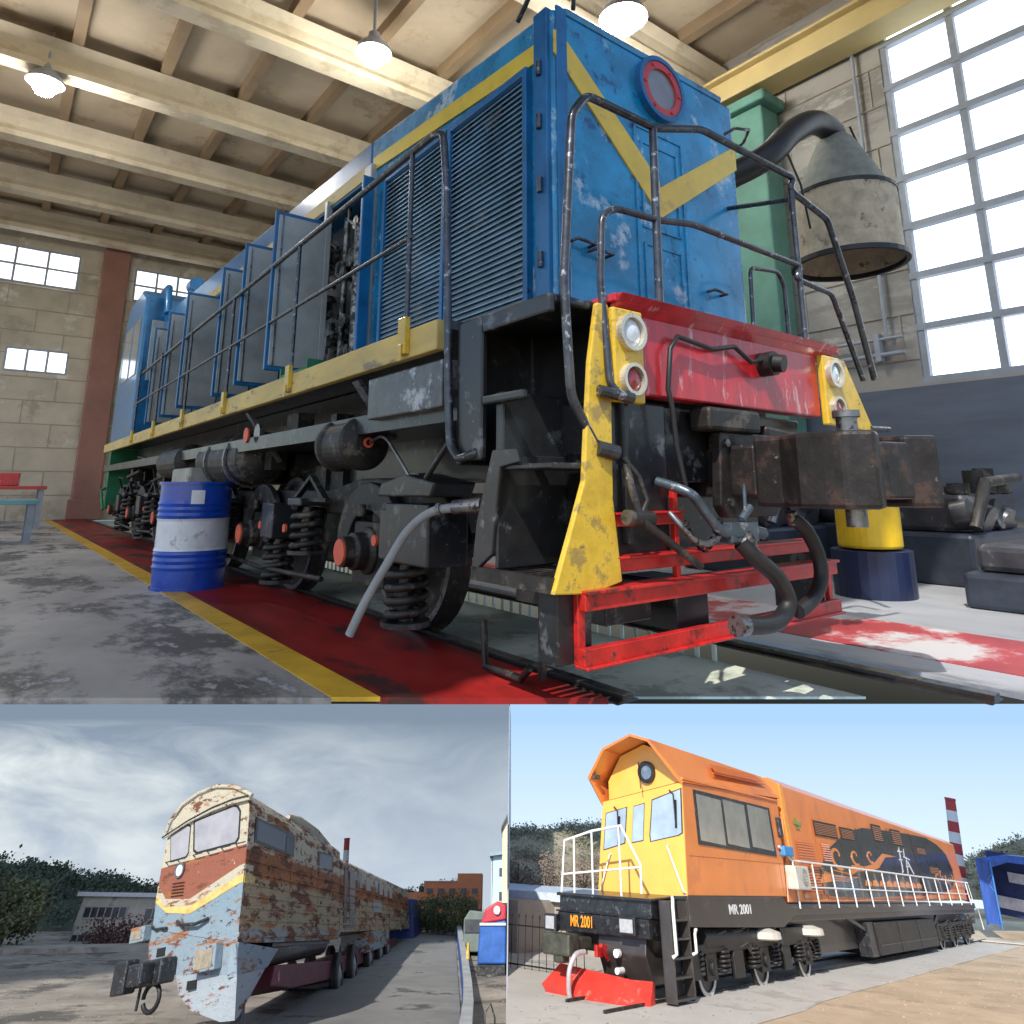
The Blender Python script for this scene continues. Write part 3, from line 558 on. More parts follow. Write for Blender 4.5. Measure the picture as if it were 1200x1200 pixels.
machine(7.6,4.9,1.5,1.2,1.15,'dark engine block beside the red painted floor patch',1,STL)
machine(9.0,4.8,1.8,1.3,1.2,'broad dark engine block in front of the slate wall panel',2,GRM)
machine(8.6,3.1,1.9,1.0,1.12,'wide dark gearbox stack right of the first engine block',7,GRM)
machine(7.0,1.9,1.2,.8,.62,'low dark gearbox at the right edge of the hall',3,STL)
machine(7.6,6.6,1.6,1.0,1.2,'dark generator standing behind the yellow tank',4,STL)
t=thing('yellow_tank','yellow tank on a dark blue base right of the red steps','tank',HALL,(6.5,3.05,0))
MB().lathe((6.5,3.05,.42),(0,0,1),[(0,0),(.26,0),(.27,.02),(.27,.50),(.25,.54),(0,.56)],32).build('tank_body',mk('tank_yellow',(.78,.50,.02),.4),t)
MB().lathe((6.5,3.05,0),(0,0,1),[(0,0),(.34,0),(.34,.40),(0,.41)],28).build('tank_base',mk('navy_base',(.012,.02,.06),.4),t)
# exhaust extraction hose with canvas hood
t=thing('exhaust_hood','canvas exhaust hood hanging from a bent black duct right of the loco','exhaust hood',HALL,(7.1,3.2,3.3))
hose('duct',[(4.5,4.6,3.55),(5.0,3.9,3.75),(5.6,3.3,4.1),(6.1,3.2,4.55),(6.6,3.2,4.85),(7.0,3.2,4.88),(7.05,3.2,4.75)],[.13]*37,RUB,t,16)
b=MB();b.tube([(7.05,3.2,4.85),(7.05,3.2,4.75),(7.05,3.2,4.1)],[.12,.2,.50],30,False);b.build('hood_cone',CANVG,t)
b=MB();b.tube([(7.05,3.2,4.1),(7.05,3.2,4.07),(7.06,3.2,3.7),(7.06,3.2,3.40),(7.06,3.2,3.34)],[.50,.535,.53,.54,.56],30,False);b.tube([(7.06,3.2,3.34),(7.06,3.2,4.05)],[.545,.49],30,False);b.build('hood_skirt',CANV,t)
b=MB();b.ring((7.06,3.2,3.30),(0,0,1),.54,.585,.05,36);b.ring((7.05,3.2,4.06),(0,0,1),.53,.545,.04,36);b.tube([(7.0,3.0,4.85),(7.5,2.95,4.1)],.012,6);b.tube([(5.9,3.2,4.4),(6.0,3.1,3.9),(6.2,3.15,3.5)],.012,6);b.build('hood_rim',RUB,t)

# ================================================================ TWO OUTDOOR YARDS BELOW THE HALL FLOOR
def skymat(name,bot,top,cl,cth,cscale,st):
    m,t,b=nodes(name);N=t.nodes;Lk=t.links
    tc=N.new('ShaderNodeTexCoord');sp=N.new('ShaderNodeSeparateXYZ');Lk.new(tc.outputs['Object'],sp.inputs[0])
    mr=N.new('ShaderNodeMapRange');mr.inputs[1].default_value=-2.8;mr.inputs[2].default_value=-1.1;Lk.new(sp.outputs[2],mr.inputs[0])
    r=N.new('ShaderNodeValToRGB');r.color_ramp.elements[0].color=list(bot)+[1];r.color_ramp.elements[1].color=list(top)+[1];Lk.new(mr.outputs[0],r.inputs[0])
    mp=N.new('ShaderNodeMapping');mp.inputs['Scale'].default_value=(1,.7,2.4);mp.inputs['Rotation'].default_value=(0,R(-18),0);Lk.new(tc.outputs['Object'],mp.inputs[0])
    n=N.new('ShaderNodeTexNoise');n.inputs['Scale'].default_value=cscale;n.inputs['Detail'].default_value=10;n.inputs['Roughness'].default_value=.55;n.inputs['Distortion'].default_value=.5;Lk.new(mp.outputs[0],n.inputs[0])
    c=N.new('ShaderNodeValToRGB');c.color_ramp.elements[0].position=cth;c.color_ramp.elements[1].position=cth+.3;Lk.new(n.outputs[0],c.inputs[0])
    # clouds brighten towards the hidden sun on the left
    ml=N.new('ShaderNodeMapRange');ml.inputs[1].default_value=-5;ml.inputs[2].default_value=-.5;ml.inputs[3].default_value=1;ml.inputs[4].default_value=.25;Lk.new(sp.outputs[0],ml.inputs[0])
    mu=N.new('ShaderNodeMath');mu.operation='MULTIPLY';Lk.new(c.outputs[0],mu.inputs[0]);Lk.new(ml.outputs[0],mu.inputs[1])
    mz=N.new('ShaderNodeMapRange');mz.inputs[1].default_value=-1.0;mz.inputs[2].default_value=-1.6;Lk.new(sp.outputs[2],mz.inputs[0]);mu2=N.new('ShaderNodeMath');mu2.operation='MULTIPLY';Lk.new(mu.outputs[0],mu2.inputs[0]);Lk.new(mz.outputs[0],mu2.inputs[1]);mu=mu2
    mx=N.new('ShaderNodeMix');mx.data_type='RGBA';mx.inputs[7].default_value=list(cl)+[1];Lk.new(mu.outputs[0],mx.inputs[0]);Lk.new(r.outputs[0],mx.inputs[6])
    e=N.new('ShaderNodeEmission');e.inputs[1].default_value=st;Lk.new(mx.outputs[2],e.inputs[0]);Lk.new(e.outputs[0],N['Material Output'].inputs[0]);return m
SKB=skymat('cloudy_sky',(.46,.53,.62),(.20,.26,.34),(.70,.76,.77),.36,.9,.86)
SKA=skymat('clear_sky',(.70,.82,.93),(.36,.56,.82),(.80,.88,.95),.66,.8,.92)
def skysheet(x0,x1,mat):
    V=[];F=[];n=12
    P=[(3.375,-.03),(3.8,-.165),(5,-.56),(6.3,-.99),(6.9,-1.25),(7.15,-1.6),(7.25,-2.2),(7.3,-3.0),(7.35,-4.2)];n=len(P)-1
    for y,z in P:V+=[(x0,y,z),(x1,y,z)]
    for i in range(n):F.append((2*i,2*i+1,2*i+3,2*i+2))
    tag(MB().add(V,F,True).build('sky',mat),kind='structure')
skysheet(-9,-.0131,SKB);skysheet(-.0099,9,SKA)
MB_=MB();MB_.add([(-.0130,1.0,-.25),(-.0100,1.0,-.25),(-.0130,1.0,-2.6),(-.0100,1.0,-2.6),(-.0130,3.372,-.035),(-.0100,3.372,-.035),(-.0130,3.372,-4),(-.0100,3.372,-4),(-.0130,7.4,-1.3),(-.0100,7.4,-1.3),(-.0130,7.4,-5),(-.0100,7.4,-5)],[(0,1,3,2),(0,4,5,1),(0,2,6,4),(1,5,7,3),(4,8,9,5),(4,6,10,8),(5,9,11,7),(8,10,11,9),(2,3,7,6),(6,7,11,10)])
tag(MB_.build('divider',mk('pale_divider',(.42,.47,.53),.5)),kind='structure')
# ---------------------------------------------------------------- shared outdoor helpers
LEAF=mk('dark_leaves',(.10,.13,.06),.7,0,.5,1.2);LEAF2=mk('olive_leaves',(.14,.155,.07),.7,0,.5,1.2);BARK=mk('bark',(.10,.08,.06),.9,0,.3,5);TWIG=mk('grey_twigs',(.20,.16,.13),.9,0,.4,3)
def tree(frame,pos,h,r,lab,cat,group,mat,seed,n=2600,leaf=.22,trunk=.35):
    rnd=random.Random(seed);t=thing('leafy_tree',lab,cat,frame,pos,group);x,y,z=pos
    b=MB();b.tube([(x,y,z-.3),(x+.05*h,y,z+h*trunk),(x,y,z+h*.75)],[h*.03,h*.022,h*.008],8)
    tips=[]
    for k in range(9):
        a=k*2.4+rnd.random();z0=z+h*(trunk*.7+.4*rnd.random());e=Vector((x+math.cos(a)*r*rnd.uniform(.4,.85),y+math.sin(a)*r*rnd.uniform(.4,.85),z0+h*rnd.uniform(.1,.3)))
        b.tube([(x,y,z0),tuple((Vector((x,y,z0))+e)/2+Vector((0,0,.05*h))),tuple(e)],[h*.012,h*.008,h*.003],6);tips.append(e)
    b.build('trunk',BARK,t)
    c=MB();cl=[Vector((x+rnd.gauss(0,r*.45),y+rnd.gauss(0,r*.45),z+h*rnd.uniform(trunk+.02,.92))) for _ in range(16)]+tips
    V=[];F=[]
    for i in range(n):
        q=rnd.choice(cl);s_=r*.34;p=q+Vector((rnd.gauss(0,s_*.6),rnd.gauss(0,s_*.6),rnd.gauss(0,s_*.5)))
        d=Vector((rnd.uniform(-1,1),rnd.uniform(-1,1),rnd.uniform(-1,1))).normalized();e=d.orthogonal().normalized();l=leaf*rnd.uniform(.5,1.2)
        k=len(V);V+=[p-d*l*.5,p+e*l*.35,p+d*l*.5,p-e*l*.35];F.append((k,k+1,k+2,k+3))
    c.add(V,F);c.build('crown',mat,t);return t
def hill(name,frame,x0,x1,y,depth,prof,base,mat,fmat,seed,nleaf=9000,leaf=.5,axis=0,amp=.35):
    # ridge along axis 0 (x) or 1 (y); prof: list of (t,height)
    def H(t):
        for (a,ha_),(b_,hb_) in zip(prof,prof[1:]):
            if a<=t<=b_:return ha_+(hb_-ha_)*(t-a)/(b_-a)
        return prof[-1][1]
    nu,nv=60,14;V=[];F=[]
    def P(i,j,bump=1):
        t=i/nu;s_=j/nv;h=base+(H(t)-base)*(math.sin(s_*math.pi/2))**.8;q=x0+(x1-x0)*t
        h+=bump*amp*noise.noise((q*.25+seed,s_*5,0))*s_
        d=y+depth*s_
        return (q,d,h) if axis==0 else (d,q,h)
    for i in range(nu+1):
        for j in range(nv+1):V.append(P(i,j))
    F=[(i*(nv+1)+j,(i+1)*(nv+1)+j,(i+1)*(nv+1)+j+1,i*(nv+1)+j+1) for i in range(nu) for j in range(nv)]
    tag(MB().add(V,F,True).build(name,mat,frame=frame),kind='structure')
    rnd=random.Random(seed);V=[];F=[]
    cl=[(rnd.random()*nu,rnd.random()*nv) for _ in range(260)]
    for k in range(nleaf):
        ci,cj=rnd.choice(cl);i=min(nu,max(0,ci+rnd.gauss(0,.9)));j=min(nv,max(0,cj+rnd.gauss(0,.5)));p=Vector(P(i,j))+Vector((0,0,abs(rnd.gauss(0,leaf*.9))))
        d=Vector((rnd.uniform(-1,1),rnd.uniform(-1,1),rnd.uniform(-1,1))).normalized();e=d.orthogonal().normalized();l=leaf*rnd.uniform(.4,1)
        m=len(V);V+=[p-d*l*.5,p+e*l*.4,p+d*l*.5,p-e*l*.4];F.append((m,m+1,m+2,m+3))
    tag(MB().add(V,F).build('woodland',fmat,frame=frame),kind='stuff')
def chimney(frame,pos,h,r,lab,tilt=0,ax='Y'):
    t=thing('smokestack',lab,'chimney',frame,pos)
    if tilt:t.matrix_world=t.matrix_world@Matrix.Rotation(tilt,4,ax)
    x,y,z=pos;n=9
    a=mk('chimney_red',(.42,.05,.05),.7,0,.1,1);c=mk('chimney_white',(.68,.68,.66),.7,0,.1,1)
    for k in range(n):
        z0=z+h*k/n;z1=z+h*(k+1)/n;MB().lathe((x,y,0),(0,0,1),[(r*(1.3-.3*k/n),z0),(r*(1.3-.3*(k+1)/n),z1)],24).build('red_band' if k%2==0 else 'white_band',a if k%2==0 else c,t)
    MB().ring((x,y,z+h),(0,0,1),r*.8,r*1.08,.15,24).build('rim',a,t)
# ================================================================ YARD WITH THE RUSTY LOCOMOTIVE
def gz(Y):return 0 if Y<40 else 2.3*((Y-40)/52)**1.0
ROADM=mk('cracked_road',(.32,.29,.25),.85,0,.4,.35,patch=(.12,.11,.10),pth=.55,pscale=.22,bump=.3,patch2=(.36,.33,.28),p2th=.6,p2scale=.5)
V=[];F=[];nx=40;ny=50
for i in range(nx+1):
    for j in range(ny+1):
        x=-70+i*(69.81/nx);Y=20+j*(90/ny);V.append((x,Y,gz(Y)+.03*noise.noise((x*.3,Y*.3,0))))
F=[(i*(ny+1)+j,(i+1)*(ny+1)+j,(i+1)*(ny+1)+j+1,i*(ny+1)+j+1) for i in range(nx) for j in range(ny)]
tag(MB().add(V,F,True).build('ground',ROADM,frame=YARD),kind='structure')
# smoother slab right of the loco, and a pavement with kerb at the left
def strip(name,mat,poly,dz,frame=YARD,th=.02):
    # poly: [(xl,xr,Y)...]
    b=MB();V=[];F=[]
    for xl,xr,Y in poly:
        z=gz(Y)+dz;V+=[(xl,Y,z),(xr,Y,z),(xl,Y,z-th-.1),(xr,Y,z-th-.1)]
    for i in range(len(poly)-1):
        p=4*i;q=p+4;F+=[(p,p+1,q+1,q),(p,q,q+2,p+2),(p+1,p+3,q+3,q+1)]
    F.append((0,2,3,1));b.add(V,F);return b.build(name,mat,frame=frame)
SLAB=mk('grey_slab',(.25,.25,.245),.75,0,.25,.3,patch=(.09,.09,.09),pth=.6,pscale=.3,bump=.1)
PALE=mk('pale_pavement',(.36,.33,.28),.85,0,.25,.5,patch=(.2,.18,.14),pth=.58,pscale=.6)
tag(strip('road',SLAB,[(-9.5,-1.7,30),(-9.6,-2.2,40),(-9.6,-3.3,55),(-9.8,-4.4,70),(-8.8,-5.1,80)],.06),kind='structure')
tag(strip('road',PALE,[(-8.6,-5.3,80.5),(-9.5,-5.6,86),(-11,-5.0,92)],.05),kind='structure')
b=strip('pavement',PALE,[(-46,-40,62),(-43,-14,66.5)],.2);bpy.data.objects.remove(b)
b=MB();V=[]
P0=[(-50,60.0),(-38,62.5),(-26,65.5),(-15,68.5)];P1=[(-50,64),(-38,66),(-26,68.5),(-15,71.5)]
for (x,Y),(x2,Y2) in zip(P0,P1):V+=[(x,Y,gz(Y)+.28),(x2,Y2,gz(Y2)+.28),(x,Y,gz(Y)-.2)]
F=[]
for i in range(3):
    p=3*i;q=p+3;F+=[(p,q,q+1,p+1),(p,p+2,q+2,q)]
tag(b.add(V,F).build('pavement',PALE,frame=YARD),kind='structure')
# hills
hillm=mk('hill_soil',(.07,.09,.065),.9,0,.4,.4);hillf=mk('hill_leaves',(.11,.145,.10),.8,0,.5,.5)
hill('hill',YARD,-66,-12,84,9,[(0,7.4),(.18,7.5),(.26,7.3),(.3,7.0),(.4,6.2),(.5,5.3),(.68,4.4),(.8,4.0),(1,3.4)],1.2,hillm,hillf,3,26000,.36)
hill('hill',YARD,-16,-3.5,93,4,[(0,3.3),(.25,4.7),(.5,5.4),(.75,5.7),(1,5.4)],1.5,hillm,hillf,5,5000,.3)
# white block building at the left
WB=thing('workshop_building','low pale brick workshop with a flat white roof behind the rusty loco','building',YARD,(-33,74,1.2))
bx=mk('pale_brick',(.52,.48,.41),.85,0,.2,.6,patch=(.27,.24,.2),pth=.58,pscale=.7)
MB().prism([(-36.8,1.0),(-20,1.0),(-20,4.15),(-36.6,4.35)],1,74,80).build('wall',bx,WB)
MB().prism([(-37.0,4.36),(-19.6,4.16),(-19.6,4.42),(-37.0,4.64)],1,73.5,80.4).build('roof',mk('white_roof_edge',(.62,.64,.66),.6),WB)
dk=mk('dark_pane',(.06,.065,.07),.2,0,.4,2)
for x0,x1,z0,z1 in ((-36.2,-32.6,2.9,3.7),(-31.0,-27.3,2.8,3.6),(-25.8,-22.6,2.7,3.5),(-36.6,-33.2,1.3,1.95),(-31.3,-28.2,1.25,1.85)):
    f=MB();n=6
    for k in range(n+1):x=x0+(x1-x0)*k/n;f.box(x-.04,x+.04,73.9,73.99,z0,z1)
    f.box(x0,x1,73.9,73.985,z1-.07,z1);f.box(x0,x1,73.88,73.987,z0,z0+.08)
    o=f.build('window',mk('pale_frame',(.45,.44,.4),.7),WB);MB().box(x0,x1,73.94,73.96,z0,z1).build('pane',dk,o)
# foliage left
tree(YARD,(-44.5,66,.9),5.9,3.8,'tall dark leafy tree at the left edge before the hill','tree','trees left of the pale workshop',LEAF,21,7000,.34,.15)
tree(YARD,(-39,68,1.0),4.2,2.4,'smaller olive tree beside the corner of the pale workshop','tree','trees left of the pale workshop',LEAF2,22,4500,.3,.15)
tree(YARD,(-41,64.5,1.0),2.2,3.2,'low yellowish bush on the pavement left of the pale workshop','bush',None,mk('yellow_leaves',(.14,.13,.04),.7,0,.4,1.5),23,2600,.28,.02)
tree(YARD,(-31,70.5,1.2),1.0,3.0,'low reddish hedge at the foot of the pale workshop','hedge',None,mk('red_brown_leaves',(.10,.05,.045),.8,0,.4,1.5),24,2000,.25,.02)
# street end: orange blocks, blue building, trees
OB=thing('orange_building','long orange office block at the end of the street with a flat roof','building',YARD,(-7,88,2))
om=mk('orange_render',(.80,.28,.13),.85,0,.12,.6)
MB().box(-11.6,-9.0,88,91,1.5,4.9).build('low_wing',om,OB);MB().box(-9.0,-5.6,87.9,91,1.5,5.7).build('middle_wing',om,OB);MB().box(-5.6,-3.1,87.8,91,1.5,6.4).build('high_wing',om,OB)
for i in range(5):
    for j in range(3):
        x=-8.7+i*1.15;z=2.9+j*.95
        if z>5 and x<-5.6:continue
        if x<-3.6:MB().box(x,x+.6,87.72,87.79 if x>-5.7 else 87.89,z,z+.4).build('window',dk,OB)
MB().box(-9.05,-5.6,87.8,88.2,5.701,5.8).build('parapet',mk('pale_coping',(.5,.35,.28),.8),OB)
BB=thing('blue_building','pale blue workshop with white gable standing right of the street','building',YARD,(-2,60,1))
blm=mk('pale_blue_cladding',(.45,.68,.74),.7,0,.1,1,stretch=(4,4,.3));whm=mk('white_cladding',(.55,.62,.62),.7,0,.1,1)
MB().prism([(-1.4,.9),(-.36,.9),(-.36,6.4),(-1.35,6.3)],1,60,74).build('front_wall',blm,BB)
MB().prism([(60.0,.9),(74,1.5),(74,5.2),(66,6.1),(60.0,6.2)],0,-1.46,-1.40).build('gable_wall',whm,BB)
MB().prism([(-1.6,6.3),(-.36,6.42),(-.36,6.6),(-1.6,6.48)],1,59.5,74).build('roof',mk('blue_grey_roof',(.25,.36,.42),.6),BB)
for x,z in ((-.9,5.2),(-.9,3.9),(-1.1,2.6)):MB().box(x,x+.45,59.93,59.99,z,z+.45).build('window',dk,BB)
for j in range(3):
    for i in range(4):MB().box(-1.49,-1.465,61.5+i*3,62.6+i*3,2.6+j*1.1,3.1+j*1.1).build('window',dk,BB)
for k,(x,Y,h,r_) in enumerate(((-7.9,82,2.6,1.2),(-6.2,80,2.9,1.5),(-4.3,78,3.1,1.5))):
    tree(YARD,(x,Y,1.7),h,r_,['round dark green tree nearest the rusty loco end','bushy green tree in the middle before the orange office block','taller olive tree beside the pale blue workshop'][k],'tree','trees before the orange office block',(LEAF,LEAF,LEAF2)[k],31+k,2600,.2,.12)
tag(MB().box(-6.3,-5.2,83,84.5,2.1,2.75).build('parked_van',whm,frame=YARD,bevel=.15),'small pale van parked at the far end of the street','van')
# low concrete barrier with blue side
b=MB();V=[];F=[];pl=[(-1.32,26),(-1.62,34),(-2.05,42),(-2.75,52),(-3.5,62),(-4.4,74),(-5.0,82)]
for x,Y in pl:z=gz(Y);V+=[(x-.16,Y,z),(x-.16,Y,z+.75),(x+.22,Y,z+.75),(x+.22,Y,z)]
for i in range(len(pl)-1):
    p=4*i
    for q in range(3):F.append((p+q,p+q+1,p+q+5,p+q+4))
F+=[(0,1,2,3)];t=thing('barrier_wall','long low grey barrier wall with a blue painted side right of the rusty loco','barrier',YARD,(-1.5,30,0))
b.add(V,F).build('wall_body',mk('grey_wall_cap',(.42,.44,.46),.7,0,.2,1),t)
b=MB();V=[];F=[]
for x,Y in pl:z=gz(Y);V+=[(x-.175,Y,z),(x-.175,Y,z+.62),(x-.162,Y,z+.62),(x-.162,Y,z)]
for i in range(len(pl)-1):
    p=4*i
    for q in range(3):F.append((p+q,p+q+1,p+q+5,p+q+4))
b.add(V,F).build('blue_side',mk('blue_wall_paint',(.02,.12,.45),.5,0,.2,1),t)
tag(MB().ring((-2.6,52,1.35),(1,0,0),.35,.6,.12,20).build('yellow_ring',YEL,frame=YARD),'yellow ring hanging on the far end of the grey barrier wall','ring')
b=MB();b.tube([(-.95,33,.02),(-.95,33,.5),(-.75,33,.75),(-.6,33,.4),(-.6,33,.02)],.03,8);tag(b.build('metal_hoop',RAILM,frame=YARD),'small dark metal hoop standing right of the grey barrier wall','hoop')
# small blue and red locomotive at the right
T=thing('red_blue_locomotive','small blue and red loco partly seen right of the grey barrier wall','locomotive',YARD,(-1.4,52,1))
MB().prism([(-2.0,1.0),(-.36,1.0),(-.36,2.9),(-1.9,2.7)],1,52,60).build('body',mk('loco_blue',(.02,.11,.42),.4,0,.3,2,coat=.4),T,bevel=.08)
MB().prism([(-1.85,2.72),(-.36,2.92),(-.36,3.7),(-.9,3.75),(-1.6,3.4)],1,52.1,60).build('upper_body',mk('loco_red',(.5,.03,.05),.4,0,.2,2,coat=.4),T,bevel=.08)
MB().box(-1.9,-.36,51.9,51.99,2.66,2.78).build('white_band',whm,T)
MB().cyl((-.9,52.05,3.35),(-.9,51.9,3.35),.2,16).build('lamp',LENS,T)
b=MB();b.box(-2.0,-.4,51.7,59.5,.35,.98);b.build('underframe',BLK,T)
MB().ring((-1.2,51.9,.35),(0,0,1),.25,.5,.25,16).build('coupling',STL,T)
T=thing('grey_railcar','grey green railcar standing behind the small blue and red loco','railcar',YARD,(-3,66,1))
MB().prism([(-3.4,1.2),(-1.9,1.2),(-1.9,3.3),(-3.0,3.4),(-3.4,2.9)],1,62,72).build('body',mk('grey_green_paint',(.13,.17,.16),.5,0,.2,2),T,bevel=.08)
MB().box(-3.3,-2.0,61.9,61.99,2.2,2.9).build('window',dk,T)
chimney(YARD,(-17.6,92,1),8.5,.3,'thin red and white chimney rising behind the rusty loco roof',-R(5))
CB=thing('cream_building','sliver of a cream gabled building above the small red and blue loco','building',YARD,(-.3,36,1))
MB().prism([(-.42,3.5),(-.10,3.5),(-.10,6.5),(-.30,6.25),(-.42,5.95)],1,36,42).build('wall',mk('cream_render',(.62,.58,.42),.7),CB)
MB().prism([(-.47,5.93),(-.08,6.58),(-.08,6.70),(-.47,6.05)],1,35.8,42).build('roof',mk('dark_roof_edge',(.08,.10,.11),.6),CB)
# ---- rusty locomotive (own frame)
def rust(name,zones,rth,rscale=.9,edge=.04):
    m,t,b=nodes(name);N=t.nodes;Lk=t.links
    tc=N.new('ShaderNodeTexCoord');sp=N.new('ShaderNodeSeparateXYZ');Lk.new(tc.outputs['Object'],sp.inputs[0])
    ns=N.new('ShaderNodeTexNoise');ns.inputs['Scale'].default_value=1.5;ns.inputs['Detail'].default_value=6;Lk.new(tc.outputs['Object'],ns.inputs[0])
    ad=N.new('ShaderNodeMath');ad.operation='MULTIPLY_ADD';Lk.new(ns.outputs[0],ad.inputs[0]);ad.inputs[1].default_value=.35;Lk.new(sp.outputs[2],ad.inputs[2])
    mr=N.new('ShaderNodeMapRange');mr.inputs[1].default_value=-2.3;mr.inputs[2].default_value=4.7;Lk.new(ad.outputs[0],mr.inputs[0])
    r=N.new('ShaderNodeValToRGB');cr=r.color_ramp
    while len(cr.elements)<len(zones):cr.elements.new(.5)
    for e,(z,c) in zip(cr.elements,zones):e.position=(z+.17+2.3)/7;e.color=list(c)+[1]
    Lk.new(mr.outputs[0],r.inputs[0]);out=r.outputs[0]
    for col,th,s_,st in (((.30,.12,.04),rth+.01,rscale*.8,(.35,.6,2.6)),((.15,.05,.02),rth,rscale,(.55,1,2.4)),((.045,.02,.014),rth+.045,rscale*2.4,(.6,1,1.8)),((.48,.45,.38),.64,rscale*3,(1,1,1))):
        mp=N.new('ShaderNodeMapping');mp.inputs['Scale'].default_value=st;mp.inputs['Location'].default_value=(s_*3,th*9,0);Lk.new(tc.outputs['Object'],mp.inputs[0])
        n=N.new('ShaderNodeTexNoise');n.inputs['Scale'].default_value=s_;n.inputs['Detail'].default_value=9;n.inputs['Roughness'].default_value=.72;Lk.new(mp.outputs[0],n.inputs[0])
        q=N.new('ShaderNodeValToRGB');q.color_ramp.elements[0].position=th;q.color_ramp.elements[1].position=th+edge;Lk.new(n.outputs[0],q.inputs[0])
        mx=N.new('ShaderNodeMix');mx.data_type='RGBA';mx.inputs[7].default_value=list(col)+[1];Lk.new(q.outputs[0],mx.inputs[0]);Lk.new(out,mx.inputs[6]);out=mx.outputs[2]
    Lk.new(out,b.inputs['Base Color']);b.inputs['Roughness'].default_value=.7
    bp=N.new('ShaderNodeBump');bp.inputs['Strength'].default_value=.3;bp.inputs['Distance'].default_value=.05;Lk.new(n.outputs[0],bp.inputs['Height']);Lk.new(bp.outputs[0],b.inputs['Normal'])
    return m
CRM=(.50,.45,.34);ORG=(.30,.11,.04);BLG=(.33,.42,.48);TAN=(.42,.36,.25)
SIDE=rust('rusty_side_paint',[(-2,BLG),(-.05,(.30,.34,.34)),(.1,(.40,.33,.22)),(1.40,(.42,.33,.20)),(1.50,(.42,.17,.055)),(2.2,(.33,.11,.045)),(2.3,(.55,.49,.37))],.525,.9)
NOSEU=rust('rusty_front_paint',[(-2,(.27,.33,.38)),(1.0,(.20,.28,.33)),(1.05,(.20,.28,.33)),(2.1,(.20,.28,.32))],.55,1.1)
NOSEO=rust('rusty_orange_front',[(-2,(.30,.10,.055)),(2,(.26,.085,.05))],.57,.9);CREAM=rust('cream_rusty_paint',[(-2,CRM),(4,(.46,.42,.32))],.565,1.5)
K=thing('rusty_locomotive','derelict rusty cream, orange and pale blue locomotive with a rounded cab roof','locomotive',BEF,(1.8,1.8,0))
def fp(y,z,o=0): # point on the slanted front plane, o metres proud of it
    n=Vector((-1,.5,0)).normalized();return Vector((.5*y,y,z))+n*o
def fpoly(pts,o0,o1):
    b=MB();n=len(pts);V=[fp(y,z,o1) for y,z in pts]+[fp(y,z,o0) for y,z in pts]
    return b.add(V,[tuple(range(n)),tuple(range(n,2*n))[::-1]]+[(i,(i+1)%n,(i+1)%n+n,i+n) for i in range(n)])
# body: loft of sections
sec=[(0,-.30),(0,2.33),(.06,3.55),(.25,3.86),(.8,4.2),(1.6,4.38),(2.4,4.32),(3.1,4.1),(3.45,3.75),(3.62,3.2),(3.68,2.25),(3.62,.35)]
def loft(b,secs):
    n=len(secs[0]);V=[p for s_ in secs for p in s_];F=[]
    for i in range(len(secs)-1):
        for k in range(n):F.append((i*n+k,i*n+(k+1)%n,(i+1)*n+(k+1)%n,(i+1)*n+k))
    F+=[tuple(range(n))[::-1],tuple(range((len(secs)-1)*n,len(secs)*n))];return b.add(V,F)
b=MB();s0=[Vector((.5*y,y,z)) for y,z in sec];s1=[Vector((3.5,y*.98,z-.02)) for y,z in sec]
s2=[Vector((16.4,y*.86,z if z<3 else 3+(z-3)*.55)) for y,z in sec]
loft(b,[s0,s1,s2]);body=b.build('front_body',SIDE,K)
sec2=[(0,-.02),(0,2.5),(.06,2.95),(.3,3.15),(1,3.35),(1.6,3.42),(2.2,3.35),(2.9,3.1),(3.1,2.8),(3.1,0)]
b=MB();loft(b,[[Vector((16.6,y,z)) for y,z in sec2],[Vector((45.5,y*.95,.25+z*.83)) for y,z in sec2]]);b.build('rear_body',SIDE,K)
MB().box(16.4,16.6,.15,2.9,.1,2.9).build('gangway',BLK,K)
# ribs along the side
b=MB()
for z in (.30,.62,.94,1.26,1.58,1.92):
    b.bar((.5,-.02,z),(16.3,-.02,z-.0),.06,.05);b.bar((16.7,-.02,z*.97),(45.3,-.02,.25+z*.80),.06,.05)
for x in (6.1,11.2,22,28,34,40):b.bar((x,-.015,0.05),(x,-.015,2.3),.05,.03)
b.bar((.3,-.02,2.36),(16.4,-.02,2.36),.03,.05);b.bar((-.1,-.03,-.12),(16.4,-.03,-.05),.05,.16);b.build('side_ribs',SIDE,body)
# colour fields of the front
fpoly([(.02,2.36),(3.66,2.28),(3.67,1.80),(3.23,1.33),(2.16,1.17),(.22,1.77),(.02,1.80)],.002,.015).build('orange_field',NOSEO,body)
fpoly([(.0,1.80),(.22,1.77),(2.16,1.17),(3.23,1.33),(3.67,1.80),(3.67,1.52),(3.23,1.12),(2.14,.95),(.16,1.51),(0,1.52)],.016,.028).build('white_chevron',CREAM,body)
fpoly([(0,1.52),(.16,1.51),(2.14,.95),(3.23,1.12),(3.67,1.52),(3.66,1.30),(3.10,.93),(2.09,.75),(.12,1.28),(0,1.28)],.016,.029).build('yellow_chevron',YELD,body)
fpoly([(0,1.28),(.12,1.28),(2.09,.75),(3.10,.93),(3.66,1.30),(3.62,.56),(0,-.30)],.002,.014).build('blue_field',NOSEU,body)
b=MB();b.box(.0,.9,-.022,-.012,1.50,1.78);b.build('white_chevron',CREAM,body);b=MB();b.box(.0,1.2,-.024,-.014,1.26,1.50);b.build('yellow_chevron',YELD,body)
